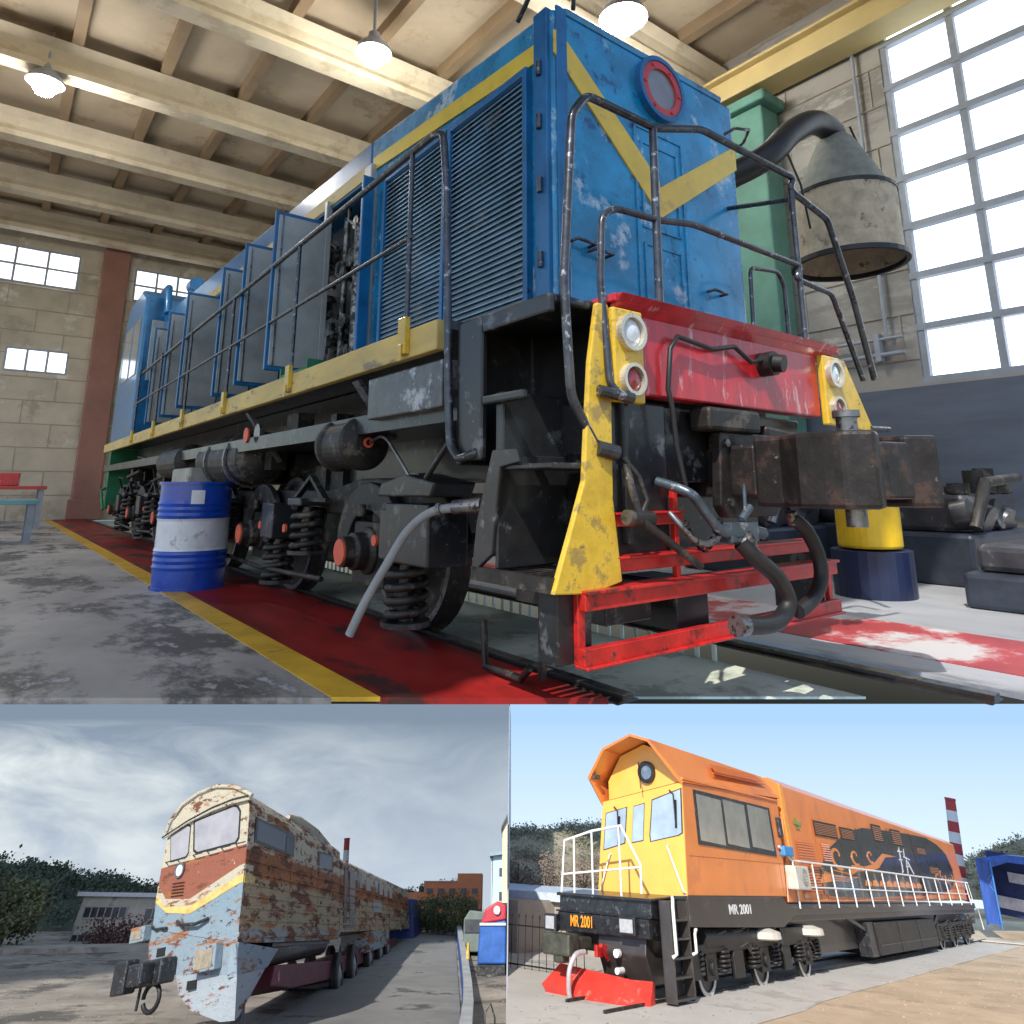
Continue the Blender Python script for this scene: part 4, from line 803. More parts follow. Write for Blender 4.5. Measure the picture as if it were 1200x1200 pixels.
fpoly([(.0,2.36),(3.66,2.28),(3.6,3.3),(3.42,3.72),(3.05,4.06),(2.4,4.28),(1.6,4.34),(.8,4.16),(.26,3.82),(.08,3.55)],.002,.014).build('window_surround',CREAM,body)
gw=glass('misty_windscreen',(.30,.29,.31),.12)
for pts in ([(2.40,3.46),(.72,3.60),(.58,3.55),(.45,3.38),(.40,2.62),(.50,2.50),(2.10,2.50),(2.24,2.60)],[(3.44,3.22),(2.76,3.42),(2.60,3.34),(2.52,2.56),(2.60,2.46),(3.25,2.44)]):
    c=Vector((sum(p[0] for p in pts)/len(pts),sum(p[1] for p in pts)/len(pts),0))
    out=[(c.x+(p[0]-c.x)*1.07,c.y+(p[1]-c.y)*1.10) for p in pts]
    fr=fpoly(out,.015,.03).build('windscreen_frame',RUB,body);fpoly(pts,.031,.045).build('windscreen',gw,fr)
# roof visor
V=[];top=[(-.05,3.80),(.25,3.98),(.8,4.26),(1.6,4.44),(2.4,4.38),(3.1,4.15),(3.55,3.72),(3.72,3.25)]
b=MB()
b=MB();b.tube([tuple(fp(y,z-.02-.10*0,.14)) for y,z in ((-.02,3.72),(.7,3.74),(1.6,3.68),(2.6,3.52),(3.68,3.22))],.045,8);b.tube([tuple(fp(y,z,.06)) for y,z in top],.07,8);b.build('roof_visor',CREAM,body)
MB().tube([tuple(fp(y,z,.17)) for y,z in ((.05,3.80),(.7,3.82),(1.6,3.74),(2.6,3.54),(3.70,3.22))],.035,8).build('eave',BLK,body)
b=MB()
for y in (.4,1.0,1.6,2.2,2.9,3.4):b.tube([tuple(fp(y,2.36,.02)),tuple(fp(y-.1,2.40,.22)),tuple(fp(y-.5,2.40,.22))],.018,6)
b.build('grab_rail',BLK,body)
b=MB();p=fp(2.77,2.08,.03);n=(fp(0,0,1)-fp(0,0,0));b.ring(p,n,.17,.23,.06,24);o=b.build('headlamp',STL,body);MB().cyl(p,p+n*.04,.18,22).build('lens',LENS,o)
b=MB()
for k in range(5):b.add([fp(2.46,1.30+k*.09,.03),fp(3.0,1.34+k*.09,.03),fp(3.0,1.38+k*.09,.07),fp(2.46,1.34+k*.09,.07)],[(0,1,2,3)])
b.build('grille',mk('rust_brown_grille',(.10,.04,.025),.7),body)
# beam, head lights, tapered lower nose
def nosebox(b,y0,y1,z0,z1,o0,o1):
    V=[fp(y,z,o) for o in (o0,o1) for z in (z0,z1) for y in (y0,y1)]
    return b.add(V,[(0,1,3,2),(4,6,7,5),(0,4,5,1),(2,3,7,6),(0,2,6,4),(1,5,7,3)])
b=MB()
V=[fp(-.02,-.30,.10),fp(3.66,.56,.10),fp(3.5,-.30,.08),fp(2.28,-.80,.06),fp(-.15,-1.10,.06),Vector((.0,-.02,-.30)),Vector((3.6,3.64,.5)),Vector((3.4,3.4,-.3)),Vector((3.0,2.3,-.8)),Vector((3.4,.05,-1.1)),Vector((4.6,0.0,-.5))]
b.add(V[:5]+V[5:10],[(0,1,2,3,4),(5,9,8,7,6),(0,5,6,1),(1,6,7,2),(2,7,8,3),(3,8,9,4),(4,9,5,0)])
b.build('lower_nose',NOSEU,body)
b=MB();b.add([(-.02,-.04,-.28),(4.9,-.04,-.52),(3.6,-.03,-1.0),(-.1,-.04,-1.12),(-.02,.2,-.28),(4.9,.2,-.52),(3.6,.2,-1.0),(-.1,.2,-1.12)],[(0,1,2,3),(7,6,5,4),(0,4,5,1),(1,5,6,2),(2,6,7,3),(3,7,4,0)]);b.build('skirt',NOSEU,body)
b=MB();V=[fp(2.26,-.80,.07),fp(-.16,-1.10,.07),fp(-.05,-2.15,-.15),fp(.38,-2.12,-.02),fp(1.6,-1.72,-.02),fp(2.1,-1.3,0)]
W_=[p+Vector((2.6,.3,.0)) for p in V];W_[1]=Vector((3.4,-.02,-1.02));W_[2]=Vector((1.2,.1,-2.1));n=6
b.add(V+W_,[tuple(range(n)),tuple(range(n,2*n))[::-1]]+[(i,(i+1)%n,(i+1)%n+n,i+n) for i in range(n)]);b.build('snow_plough',rust('white_plough',[(-2.3,(.36,.41,.45)),(0,(.32,.38,.43))],.58,1.2),body)
for y0,y1,z0,z1 in ((.46,1.34,-.86,-.20),(3.55,4.15,.26,.68)):
    b=MB();nosebox(b,y0,y1,z0,z1,.08,.42);o=b.build('lamp_box',NOSEU,body,bevel=.03);b=MB();nosebox(b,y0+.10,y1-.10,z0+.08,z1-.10,.425,.44);b.build('lens',mk('dusty_lamp_lens',(.30,.26,.19),.2,0,.3,6,coat=1),o)
for y,z in ((3.0,-.12),(1.55,-1.12)):
    b=MB();nosebox(b,y-.17,y+.17,z-.11,z+.11,.05,.112);b.build('lug_hole',RUB,body)
b=MB();b.tube([tuple(fp(2.5,.62,.1)),tuple(fp(2.2,.48,.22)),tuple(fp(1.6,.42,.22)),tuple(fp(1.2,.5,.1))],.05,8);b.tube([tuple(fp(3.6,.66,.1)),tuple(fp(3.3,.52,.2)),tuple(fp(2.9,.5,.1))],.04,8);b.build('hand_bar',BLK,body)
b=MB();nosebox(b,2.25,3.55,-.95,-.30,.1,.75);nosebox(b,3.2,3.75,-1.05,-.2,.7,1.2);nosebox(b,2.5,3.1,-.9,-.35,.75,1.25);b.build('coupler',BLK,K,bevel=.06)
b=MB();P_=[fp(2.75+.32*math.cos(a),-1.25+.34*math.sin(a),.45) for a in [R(k*20) for k in range(18)]];b.tube([tuple(p) for p in P_],.07,8);b.tube([tuple(fp(3.1,-.9,.6)),tuple(fp(3.15,-1.5,.6))],.05,6);b.build('brake_hose',RUB,K)
# side windows, doors
def side(name,x0,x1,z0a,z1a,z0b,z1b,mat,par,y=-.03,t=.012):
    V=[(x0,y,z0a),(x1,y,z0b),(x1,y,z1b),(x0,y,z1a),(x0,y+t,z0a),(x1,y+t,z0b),(x1,y+t,z1b),(x0,y+t,z1a)]
    return MB().add(V,[(0,1,2,3),(7,6,5,4),(0,4,5,1),(1,5,6,2),(2,6,7,3),(3,7,4,0)]).build(name,mat,par)
gd=glass('dark_side_glass',(.10,.11,.12),.1)
o=side('cab_window_frame',.75,6.45,2.46,3.22,2.42,3.16,BLK,body,.0+-.02,.06);side('pane',.95,4.9,2.54,3.14,2.5,3.08,gd,o,-.028,.006);side('pane',5.1,6.3,2.5,3.08,2.48,3.06,dk,o,-.028,.006)
o=side('side_window_frame',11.0,14.3,2.28,2.96,2.30,3.0,BLK,body,-.02,.06);side('pane',11.3,14.0,2.36,2.88,2.38,2.92,gd,o,-.028,.006)
for x0,x1 in ((17.4,18.3),(19.0,20.6)):
    side('door',x0,x1,.15,2.7,.2,2.6,STL if x0>18 else BLK,K,-.03,.02)
for k,x in enumerate((21.5,24.5,27.5,29.6,31.8,34,36.5)):
    side('side_window',x,x+1.5,2.0-.02*k,2.72-.05*k,2.0-.02*k,2.70-.05*k,dk if k in(0,2,6) else mk('pale_blind',(.42,.42,.38),.5),K,-.02,.015)
side('pale_panel',27.0,30.5,.9,1.6,.95,1.6,mk('pale_grey_panel',(.33,.37,.38),.6),K,-.035,.015)
side('underbelly',24.5,34,-.95,.0,-.7,.2,SIDE,K,.02,1.5)
# roof clutter
b=MB();b.tube([(7,.5,3.98),(9,.5,3.95),(12,.5,3.80),(15.5,.5,3.62)],[.1,.25,.28,.1],10);b.bar((6.9,-.03,3.2),(6.9,.7,3.98),.12,.05);b.build('roof_duct',CREAM,K)
# bogie bits, tank
b=MB();b.tube([(4.6,.7,-.55),(5.0,.7,-.55),(15,.7,-.35),(15.3,.7,-.35)],[.1,.45,.45,.1],14);b.build('fuel_tank',BLK,K)
MB().box(4.9,15.2,.2,2.8,-.42,-.05).build('underframe',BLK,K)
# trailer: a thing of its own carrying the loco
T=thing('low_loader','dark red multi axle low loader trailer carrying the rusty locomotive','trailer',BEF,(16,1.5,-2.5))
dr_=mk('dark_red_trailer',(.14,.02,.025),.5,0,.3,2,patch=(.05,.03,.03),pth=.58,pscale=2)
MB().prism([(5.6,-1.55),(6.0,-.95),(16,-1.05),(40,-.25),(40,-.8),(16,-1.75),(9,-1.75)],1,.35,2.6).build('trailer_bed',dr_,T,bevel=.04)
b=MB();b.cyl((6.6,.33,-1.3),(6.6,.36,-1.3),.16,12);b.build('reflector',mk('pink_reflector',(.6,.12,.2),.3),T)
for x,zc in ((17.2,-1.93),(21.2,-1.67),(26.5,-1.45),(30.6,-1.27),(33.8,-1.1)):
    for y in (.1,2.4):
        b=MB();b.lathe((x,y+.35,zc+.25),(0,-1,0),[(.4,0),(.84,.02),(.92,.08),(.92,.34),(.84,.40),(.50,.41),(.48,.33)],28);wo=b.build('wheel',RUB,T)
        b=MB();b.lathe((x,y+.02,zc+.25),(0,-1,0),[(.46,0),(.48,.03),(.32,.045),(.18,.12),(.05,.12)],20);b.build('rim',mk('pale_rim',(.32,.33,.34),.4,.4,.2,6),wo)
    MB().bar((x,.1,zc),(x,2.9,zc),.18,.18).build('axle',BLK,T)
MB().box(1.6,1.9,.7,1.0,-3.6,-1.9).build('prop',BLK,T) if False else MB().box(2.6,2.95,.45,.8,-3.0,-1.6).build('prop',BLK,T)
T=thing('blue_tractor_unit','blue tractor truck in front of the low loader at the far end','truck',BEF,(47,1.5,-.6))
MB().prism([(46.0,-.9),(52,-.7),(52,1.6),(49.5,2.3),(46.4,2.2)],1,-.3,2.4).build('cab',mk('truck_blue',(.02,.05,.22),.4,0,.3,2),T,bevel=.1)
MB().box(47,50,-.34,-.301,.9,1.8).build('window',dk,T)
for x in (47.3,50.6):
    MB().cyl((x,-.4,-1.05),(x,0,-1.05),.55,22).build('wheel',RUB,T)
# ================================================================ YARD WITH THE ORANGE LOCOMOTIVE
SAND=mk('pale_sand',(.56,.43,.29),.9,0,.2,.4,patch=(.44,.33,.22),pth=.57,pscale=.35,bump=.25,patch2=(.34,.24,.15),p2th=.68,p2scale=1.6)
V=[];nx=44;ny=40
def ga(x,y):return (0 if x<42 else .05*(x-42))+(.0 if y>-1.6 else 0)
def clipx(x,y):return x
for i in range(nx+1):
    for j in range(ny+1):
        x=-12+i*(80/nx);y=-30+j*(70/ny);V.append((x,y,ga(x,y)+.02*noise.noise((x,y,1))))
# keep only the part right of the divider
def keep(p):
    q=AFT@Vector(p);return q.x>.0
F=[f for f in [(i*(ny+1)+j,(i+1)*(ny+1)+j,(i+1)*(ny+1)+j+1,i*(ny+1)+j+1) for i in range(nx) for j in range(ny)] if all(keep(V[k]) for k in f)]
bm=bmesh.new();vs=[bm.verts.new(p) for p in V]
for i in range(nx):
    for j in range(ny):bm.faces.new([vs[k] for k in (i*(ny+1)+j,(i+1)*(ny+1)+j,(i+1)*(ny+1)+j+1,i*(ny+1)+j+1)])
iv=AFT.inverted();pc=iv@Vector((-.0098,1,-1));pn=(iv.to_3x3()@Vector((1,0,0))).normalized()
bmesh.ops.bisect_plane(bm,geom=bm.verts[:]+bm.edges[:]+bm.faces[:],plane_co=pc,plane_no=pn,clear_inner=True)
CONA=mk('bright_concrete',(.56,.53,.48),.85,0,.15,.4,patch=(.44,.41,.37),pth=.58,pscale=.4)
me=bpy.data.meshes.new('ground');bm.to_mesh(me);bm.free();me.materials.append(SAND);g=bpy.data.objects.new('ground',me);sc.collection.objects.link(g);g.matrix_world=AFT;tag(g,kind='structure')
def cstrip(name,mat,pts,z,th=.05):
    bm=bmesh.new();n=len(pts);a=[bm.verts.new((x,y,z)) for x,y in pts];c=[bm.verts.new((x,y,z-th)) for x,y in pts]
    bm.faces.new(a);bm.faces.new(c[::-1])
    for i in range(n):bm.faces.new((a[i],a[(i+1)%n],c[(i+1)%n],c[i]))
    bmesh.ops.triangulate(bm,faces=bm.faces[:2]) if False else None
    bmesh.ops.bisect_plane(bm,geom=bm.verts[:]+bm.edges[:]+bm.faces[:],plane_co=pc,plane_no=pn,clear_inner=True);bmesh.ops.recalc_face_normals(bm,faces=bm.faces)
    me=bpy.data.meshes.new(name);bm.to_mesh(me);bm.free();me.materials.append(mat);o=bpy.data.objects.new(name,me);sc.collection.objects.link(o);o.matrix_world=AFT;return tag(o,kind='structure')
rnd=random.Random(5)
edge=[(-12,-2.9)]+[(x,-1.75-.10*rnd.random()-(.25 if x<4 else 0)) for x in range(-4,42,2)]
cstrip('concrete_apron',CONA,edge+[(42,14),(-12,14)],.06)
cstrip('road',CONA,[(40,-14),(60,-30),(66,20),(42.5,14),(42.2,-1.7)],.10)
# hills
ha_=mk('hill_scrub_soil',(.34,.28,.19),.9,0,.4,.4);hf_=mk('scrub_leaves',(.21,.20,.125),.8,0,.5,.5);hb_=mk('bare_scrub',(.26,.20,.16),.9,0,.4,.5)
# ---- orange locomotive
OR_=mk('orange_paint',(.80,.25,.06),.32,0,.10,.8,coat=.45,rvar=.12,patch=(.70,.22,.07),pth=.58,pscale=.7,bump=.05);YO=mk('golden_paint',(.86,.47,.09),.32,0,.06,2,coat=.4);DK=mk('charcoal_frame',(.045,.038,.035),.40,0,.3,2,coat=.3,patch=(.09,.08,.07),pth=.62,pscale=2)
WHT=mk('white_rail_paint',(.80,.80,.78),.4,0,.05,5);DG=mk('charcoal_livery',(.035,.038,.042),.3,0,.3,1,coat=.5)
O=thing('orange_locomotive','freshly painted orange locomotive with golden cab front and black flame livery','locomotive',AFT,(1.4,1.45,0))
b=MB();b.add([(.0,0,2.22),(7.6,0,2.22),(8.3,0,5.10),(.35,0,4.95),(.0,2.95,2.08),(7.6,2.95,2.15),(8.3,2.95,4.9),(.35,2.85,4.45)],[(0,1,2,3),(7,6,5,4),(1,5,6,2),(3,2,6,7),(0,4,5,1),(0,3,7,4)]);cab=b.build('cab',OR_,O,bevel=.03)
def af(y,z,o=0):  # cab front plane
    return Vector((.125*(z-2.1)-o,y,z))
def afp(pts,o0,o1):
    n=len(pts);V=[af(y,z,o1) for y,z in pts]+[af(y,z,o0) for y,z in pts]
    return MB().add(V,[tuple(range(n)),tuple(range(n,2*n))[::-1]]+[(i,(i+1)%n,(i+1)%n+n,i+n) for i in range(n)])
fr=afp([(.0,2.22),(2.95,2.08),(2.86,4.43),(.0,4.93)],.012,.035).build('cab_front',YO,cab)
b=MB();V=[Vector((x,y,z)) for x,y,z in ((.42,.12,4.95),(.42,.55,5.75),(.42,1.3,6.0),(.42,2.2,5.7),(.42,2.7,5.0),(.42,2.7,4.5))]
b.add(V+[v+Vector((.2,0,0)) for v in V],[tuple(range(6)),tuple(range(6,12))[::-1]]+[(i,(i+1)%6,(i+1)%6+6,i+6) for i in range(6)]);b.build('upper_front',YO,cab)
# roof canopy shell
oc=[(-.06,4.93),(.55,6.00),(1.15,6.16),(2.25,5.82),(2.98,5.05),(2.90,4.40)];bk=[(-.06,5.12),(.55,5.84),(1.15,5.98),(2.25,5.75),(2.98,5.2),(2.96,4.9)]
b=MB();V=[];xs=[(-.55,-.28,-.35,-.30,-.20,.30)]
X0=(.30,-.62,-.70,-.62,-.42,.22)
for i,(y,z) in enumerate(oc):V.append(Vector((X0[i],y,z)))
for i,(y,z) in enumerate(bk):V.append(Vector((8.4,y,z)))
ctr=Vector((0,1.45,4.6))
for i in range(12):
    v=V[i];V.append(Vector((v.x,v.y+(1.45-v.y)*.05,v.z-.07)))
F=[]
for i in range(5):F+=[(i,i+1,i+7,i+6),(12+i,18+i,19+i,13+i),(i,12+i,13+i,i+1)]
F+=[(6,7,8,9,10,11)];b.add(V,F);b.build('canopy',OR_,cab)
b=MB();c=Vector((.40,1.22,5.22));b.ring(c,(-1,0,0),.20,.30,.10,28);h=b.build('headlamp',RUB,cab);MB().cyl(c,c+Vector((-.05,0,0)),.21,24).build('lens',mk('tinted_lens',(.16,.22,.30),.05,0,.4,4,coat=1),h)
b=MB();b.bar((.35,1.5,5.5) ,(-.1,1.22,4.75),.03,.03);b.box(-.38,-.22,2.62,2.78,5.0,5.12);b.build('visor_stay',BLK,cab)
gA=glass('cab_windscreen',(.36,.46,.56),.06);gB=glass('cab_side_glass',(.30,.30,.27),.1)
for pts in ([(1.02,4.46),(.0+.06,4.74),(.08,3.66),(.20,3.60),(1.10,3.44),(1.12,3.6)],[(1.70,4.30),(1.32,4.38),(1.38,3.46),(1.76,3.40)],[(2.70,4.12),(1.96,4.28),(2.03,3.38),(2.76,3.20)]):
    cx=sum(p[0] for p in pts)/len(pts);cz=sum(p[1] for p in pts)/len(pts)
    f_=afp([(cx+(p[0]-cx)*1.08,cz+(p[1]-cz)*1.05) for p in pts],.036,.048).build('windscreen_frame',DK,fr);afp(pts,.049,.056).build('windscreen',gA,f_)
for y,z in ((.42,4.72),(2.4,4.30)):
    b=MB();b.tube([af(y,z,.08),af(y-.15,z-.1,.12),af(y-.18,z-.9,.09)],.022,6);b.bar(af(y-.2,z-.25,.09),af(y-.18,z-.95,.08),.07,.02);b.build('wiper',RUB,fr)
b=MB();b.tube([af(.55,3.35,.04),af(.52,3.32,.16),af(.06,2.30,.14),af(.04,2.28,.04)],.03,8);b.tube([af(2.5,3.1,.04),af(2.5,3.08,.14),af(2.8,2.25,.14)],.02,8);b.build('grab_rail',WHT,fr)
def aside(name,x0,x1,z0a,z1a,z0b,z1b,mat,par,y=-.02,t=.025):
    V=[(x0,y,z0a),(x1,y,z0b),(x1,y,z1b),(x0,y,z1a),(x0,y+t,z0a),(x1,y+t,z0b),(x1,y+t,z1b),(x0,y+t,z1a)]
    return MB().add(V,[(0,1,2,3),(7,6,5,4),(0,4,5,1),(1,5,6,2),(2,6,7,3),(3,7,4,0)]).build(name,mat,par)
ws=aside('side_window_frame',1.02,7.2,3.42,4.80,3.32,4.74,BLK,cab,-.03,.05)
for x0,x1 in ((1.17,2.95),(3.15,4.85),(5.15,7.0)):aside('pane',x0,x1,3.52,4.70,3.46,4.66,gB,ws,-.036,.008)
b=MB();b.box(.3,8.2,-.06,0,5.0,5.06);b.build('rain_gutter',OR_,cab)
b=MB();b.add([(3.0,.06,5.45),(7.4,.10,5.55),(7.2,.33,5.78),(3.2,.30,5.72)],[(0,1,2,3)]);b.bar((2.9,.1,5.42),(7.6,.14,5.50),.05,.03);b.build('roof_louvre',mk('darker_orange',(.55,.13,.02),.4),cab)
# long hood
b=MB();b.add([(8.0,.12,2.05),(39.0,.12,2.10),(39.8,.12,4.95),(9.2,.12,5.62),(8.0,2.85,2.05),(39.0,2.85,2.1),(39.8,2.85,4.9),(9.2,2.85,5.4),(9.2,.6,5.90),(39.8,.6,5.20),(9.2,2.3,5.85),(39.8,2.3,5.15)],
 [(0,1,2,3),(3,2,9,8),(8,9,11,10),(10,11,6,7),(4,7,6,5),(0,4,5,1),(1,5,6,11,9,2),(0,3,8,10,7,4)]);hd=b.build('long_hood',OR_,O,bevel=.03)
MB().box(8.9,9.25,.07,.12,2.1,5.64).build('joint_strip',mk('bright_orange_edge',(.85,.33,.06),.4),hd)
def dec(pts,name,mat,y0=.085,y1=.118,par=None):return MB().prism(pts,1,y0,y1).build(name,mat,par or hd)
dec([(8.6,2.60),(10.4,3.05),(12.2,3.15),(13.4,3.75),(15.3,4.20),(17.0,4.55),(19.2,4.78),(24,4.90),(28,4.96),(32,4.98),(34.5,4.75),(36.3,4.35),(37.0,3.6),(36.6,3.0),(34.8,2.6),(31.8,2.42),(24,2.30),(17.4,2.20),(13.6,2.22),(11.3,2.32)],'flame_livery',DG)
def swirl(cx,cz,r0,r1,turn,a0,wd,name='swirl',sx=2.2):
    n=26;o=[];i_=[]
    for k in range(n+1):
        t=k/n;a=a0+turn*t;r=r0+(r1-r0)*t;w_=wd*(1-.6*t);o.append((cx+sx*(r+w_/2)*math.cos(a),cz+(r+w_/2)*math.sin(a)));i_.append((cx+sx*(r-w_/2)*math.cos(a),cz+(r-w_/2)*math.sin(a)))
    V=[(x,.074,z) for x,z in o+i_[::-1]];m=len(o)
    b=MB();V=[(x,y,z) for y in (.074,.086) for x,z in o+i_];F=[]
    for k in range(n):
        F+=[(k,k+1,m+k+1,m+k),(2*m+k,3*m+k,3*m+k+1,2*m+k+1),(k,2*m+k,2*m+k+1,k+1),(m+k,m+k+1,3*m+k+1,3*m+k)]
    return b.add(V,F).build(name,mk('livery_orange',(.78,.27,.07),.35,0,.1,2) if 'LVO' not in globals() else LVO,hd)
LVO=mk('livery_orange',(.78,.27,.07),.35,0,.1,2,coat=.3)
swirl(14.4,3.55,.42,.14,-5.2,R(-60),.16);swirl(17.0,3.62,.33,.10,-5.0,R(-60),.13);swirl(19.4,3.72,.28,.08,-5.0,R(-60),.12)
swirl(11.3,2.95,.30,.09,5.0,R(60),.13)
dec([(13.0,3.10),(15.6,3.02),(16.2,3.30),(18.2,3.30),(19.6,3.42),(21.6,3.88),(24.2,3.84),(21.9,3.74),(20.4,3.30),(18.9,3.14),(16.8,3.10),(15.8,2.92)],'flame_tail',LVO,.074,.086)
dec([(11.5,2.62),(13.4,2.72),(15.2,2.72),(17.0,2.92),(15.4,2.88),(13.4,2.94),(12.4,3.02)],'flame_tail',LVO,.072,.0845)
for k in range(9):x=17.6+k*1.15;dec([(x,2.62),(x+.9,2.60),(x+1.0,2.72),(x+.6,2.86),(x+.2,2.80)],'livery_scroll',LVO,.073,.086)
for k in range(4):swirl(32.2+k*1.3,3.1+.12*(k%2),.22,.07,5,R(40+50*k),.10)
# calligraphy strokes
b=MB()
for a,c,w_ in (((24.6,4.05),(25.5,4.10),.08),((25.0,4.2),(24.7,3.25),.09),((24.5,3.7),(25.2,3.75),.07),((25.9,4.15),(25.7,3.9),.09),((25.5,3.85),(26.7,3.8),.07),((26.0,3.8),(25.6,3.2),.09),((26.1,3.65),(26.8,3.2),.09),((25.6,3.45),(26.5,3.5),.06),((24.9,3.45),(24.4,3.15),.07)):
    b.bar((a[0],.072,a[1]),(c[0],.072,c[1]),w_*1.0,w_,(0,1,0)) if False else b.prism([(a[0]-w_,a[1]),(c[0]-w_,c[1]-w_*.5),(c[0]+w_,c[1]),(a[0]+w_,a[1]+w_)],1,.066,.0725)
b.build('white_calligraphy',WHT,hd)
# louvres, vents, doors on the hood side
def louv(x0,x1,z0,z1,mat,n,par=hd):
    b=MB()
    for k in range(n):z=z0+(z1-z0)*k/n;b.add([(x0,.058,z),(x1,.058,z),(x1,.074,z+(z1-z0)/n*.55),(x0,.074,z+(z1-z0)/n*.55),(x0,.0735,z),(x1,.0735,z)],[(0,1,2,3),(0,4,5,1)])
    b.build('louvre',mat,par)
vb=mk('vent_black',(.03,.02,.015),.6)
for x0,x1,z0,z1,m_,n in ((12.2,15.0,4.22,4.62,vb,7),(15.6,17.4,4.24,4.58,vb,6),(20.8,22.3,4.40,4.98,vb,7),(24.2,26.0,4.38,4.96,vb,7),(28.9,30.9,4.14,4.42,vb,5),(30.8,33.0,3.3,3.6,vb,4)):
    MB().box(x0-.08,x1+.08,.0745,.084,z0-.05,z1+.05).build('vent_panel',m_,hd);louv(x0,x1,z0,z1,mk('vent_slat',(.30,.12,.04),.5),n)
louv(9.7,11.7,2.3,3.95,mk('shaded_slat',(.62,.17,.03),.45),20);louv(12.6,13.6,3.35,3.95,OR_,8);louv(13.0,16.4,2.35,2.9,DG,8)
for x in (12.0,17.9,23.4,27.9):MB().box(x,x+.05,.0655,.083,2.15,5.0 if x>20 else 4.7).build('panel_joint',DG if x>15 else mk('joint_orange',(.5,.12,.02),.5),hd)
MB().box(27.85,28.2,.060,.0845,2.3,4.9).build('panel_gap',vb,hd)
b=MB();b.prism([(9.9,4.28),(10.5,4.26),(10.3,4.36)],1,.075,.085);b.prism([(9.8,4.42),(10.2,4.66),(10.3,4.45),(10.7,4.52),(10.5,4.38)],1,.075,.085);b.build('green_emblem',mk('emblem_green',(.18,.33,.08),.5),hd)
MB().box(7.7,8.0,-.12,.1,3.9,4.5).build('rear_mirror',BLK,O,bevel=.03);MB().box(7.6,8.5,-.2,.0,3.35,3.65).build('blue_cover',mk('cover_blue',(.05,.25,.55),.5),O,bevel=.04)
a_=MB().box(7.85,9.2,-.38,.02,2.42,3.10).build('air_conditioner',mk('ac_cream',(.58,.55,.48),.5),O,bevel=.04);b=MB();b.ring((8.65,-.385,2.78),(0,-1,0),.20,.25,.02,24)
for k in range(4):b.bar((8.45,-.395,2.65+k*.085),(8.85,-.395,2.65+k*.085),.012,.012)
b.build('fan_grille',mk('ac_grey',(.3,.3,.28),.5),a_)
for x0,x1 in ((9.6,11.6),(12.3,14.6),(14.8,17.2),(18.3,20.6),(20.8,23.1),(23.8,25.6),(25.8,27.6),(28.6,30.8),(31.0,33.2),(33.4,35.6),(35.8,38.2)):
    b=MB();q=.025;z0,z1=2.14,2.36;b.box(x0,x1,.108,.119,z0,z0+q);b.box(x0,x1,.108,.119,z1,z1+q);b.box(x0,x0+q*2,.108,.119,z0+q,z1);b.box(x1-q*2,x1,.108,.119,z0+q,z1);b.build('access_hatch',mk('hatch_orange',(.42,.11,.025),.5),hd)
b=MB();b.box(.35,8.0,-.006,.0,3.12,3.135);b.build('cab_seam',mk('seam_orange',(.45,.12,.03),.5),cab);b=MB();b.box(7.35,7.38,-.006,.0,2.25,4.95);b.build('cab_seam',mk('seam_orange',(.45,.12,.03),.5),cab)
# frame / deck
b=MB();b.prism([(0,2.215),(7.2,2.215),(7.6,1.98),(40.3,1.98),(40.3,1.70),(8.0,1.72),(6.9,1.42),(0,1.55)],1,.0,.10);b.prism([(0,2.05),(40.2,1.9),(40.2,1.5),(0,1.55)],1,.1,2.95);b.build('frame',DK,O,bevel=.02)
text('MR 2001','number_plate',WHT,O,(2.6,-.012,1.80),(1,0,0),(0,0,1),.32,.004,1.5)
# front platform
b=MB();b.prism([(-1.35,1.72),(-1.35,2.13),(0,2.20),(0,1.60)],1,.45,3.45);b.prism([(-1.45,2.06),(-1.45,2.13),(0,2.205),(0,2.14)],1,.40,3.5);b.build('front_deck',BLK,O,bevel=.02)
b=MB();b.prism([(-1.45,1.30),(-1.50,1.70),(-1.2,1.74),(0,1.74),(0,1.2)],1,.48,3.42);b.box(-1.52,-1.40,.42,3.48,1.71,1.75);hb_o=b.build('headstock',BLK,O,bevel=.02)
text('MR 2001','number_plate',mk('orange_lettering',(.85,.33,.02),.5),O,(-1.51,2.98,1.42),(0,-1,0),(0,0,1),.34,.004,.62)
for y0,y1,z0,z1 in ((.86,1.26,1.40,1.68),(3.42,3.72,1.32,1.60)):
    o=MB().box(-1.66,-1.50,y0-.06,y1+.06,z0-.05,z1+.05).build('lamp_box',BLK,O,bevel=.02);MB().box(-1.69,-1.661,y0,y1,z0,z1).build('lens',mk('white_lens',(.40,.40,.41),.15,0,.2,9,coat=1),o,bevel=.01)
b=MB();b.prism([(-1.2,1.32),(0,1.32),(0,.35),(-.9,.35),(-1.25,.95)],1,.75,2.25);b.prism([(-1.0,1.3),(0,1.3),(0,.9),(-.95,.9)],1,2.25,3.4);b.build('front_bulkhead',DK,O,bevel=.03)
b=MB();b.box(-2.1,-1.2,2.45,3.1,.95,1.22);b.box(-2.5,-2.0,2.35,3.25,.85,1.30);b.box(-2.45,-2.1,2.6,2.9,.7,1.2);b.build('coupler',mk('olive_casting',(.07,.07,.05),.5,.2,.5,4),O,bevel=.05)
hose('air_hose',[(-2.0,2.2,.95),(-2.35,2.25,.90),(-2.5,2.35,.6),(-2.45,2.4,.2),(-2.3,2.45,.02)],.06,mk('silver_hose',(.55,.53,.53),.4,.3,.2,8),O)
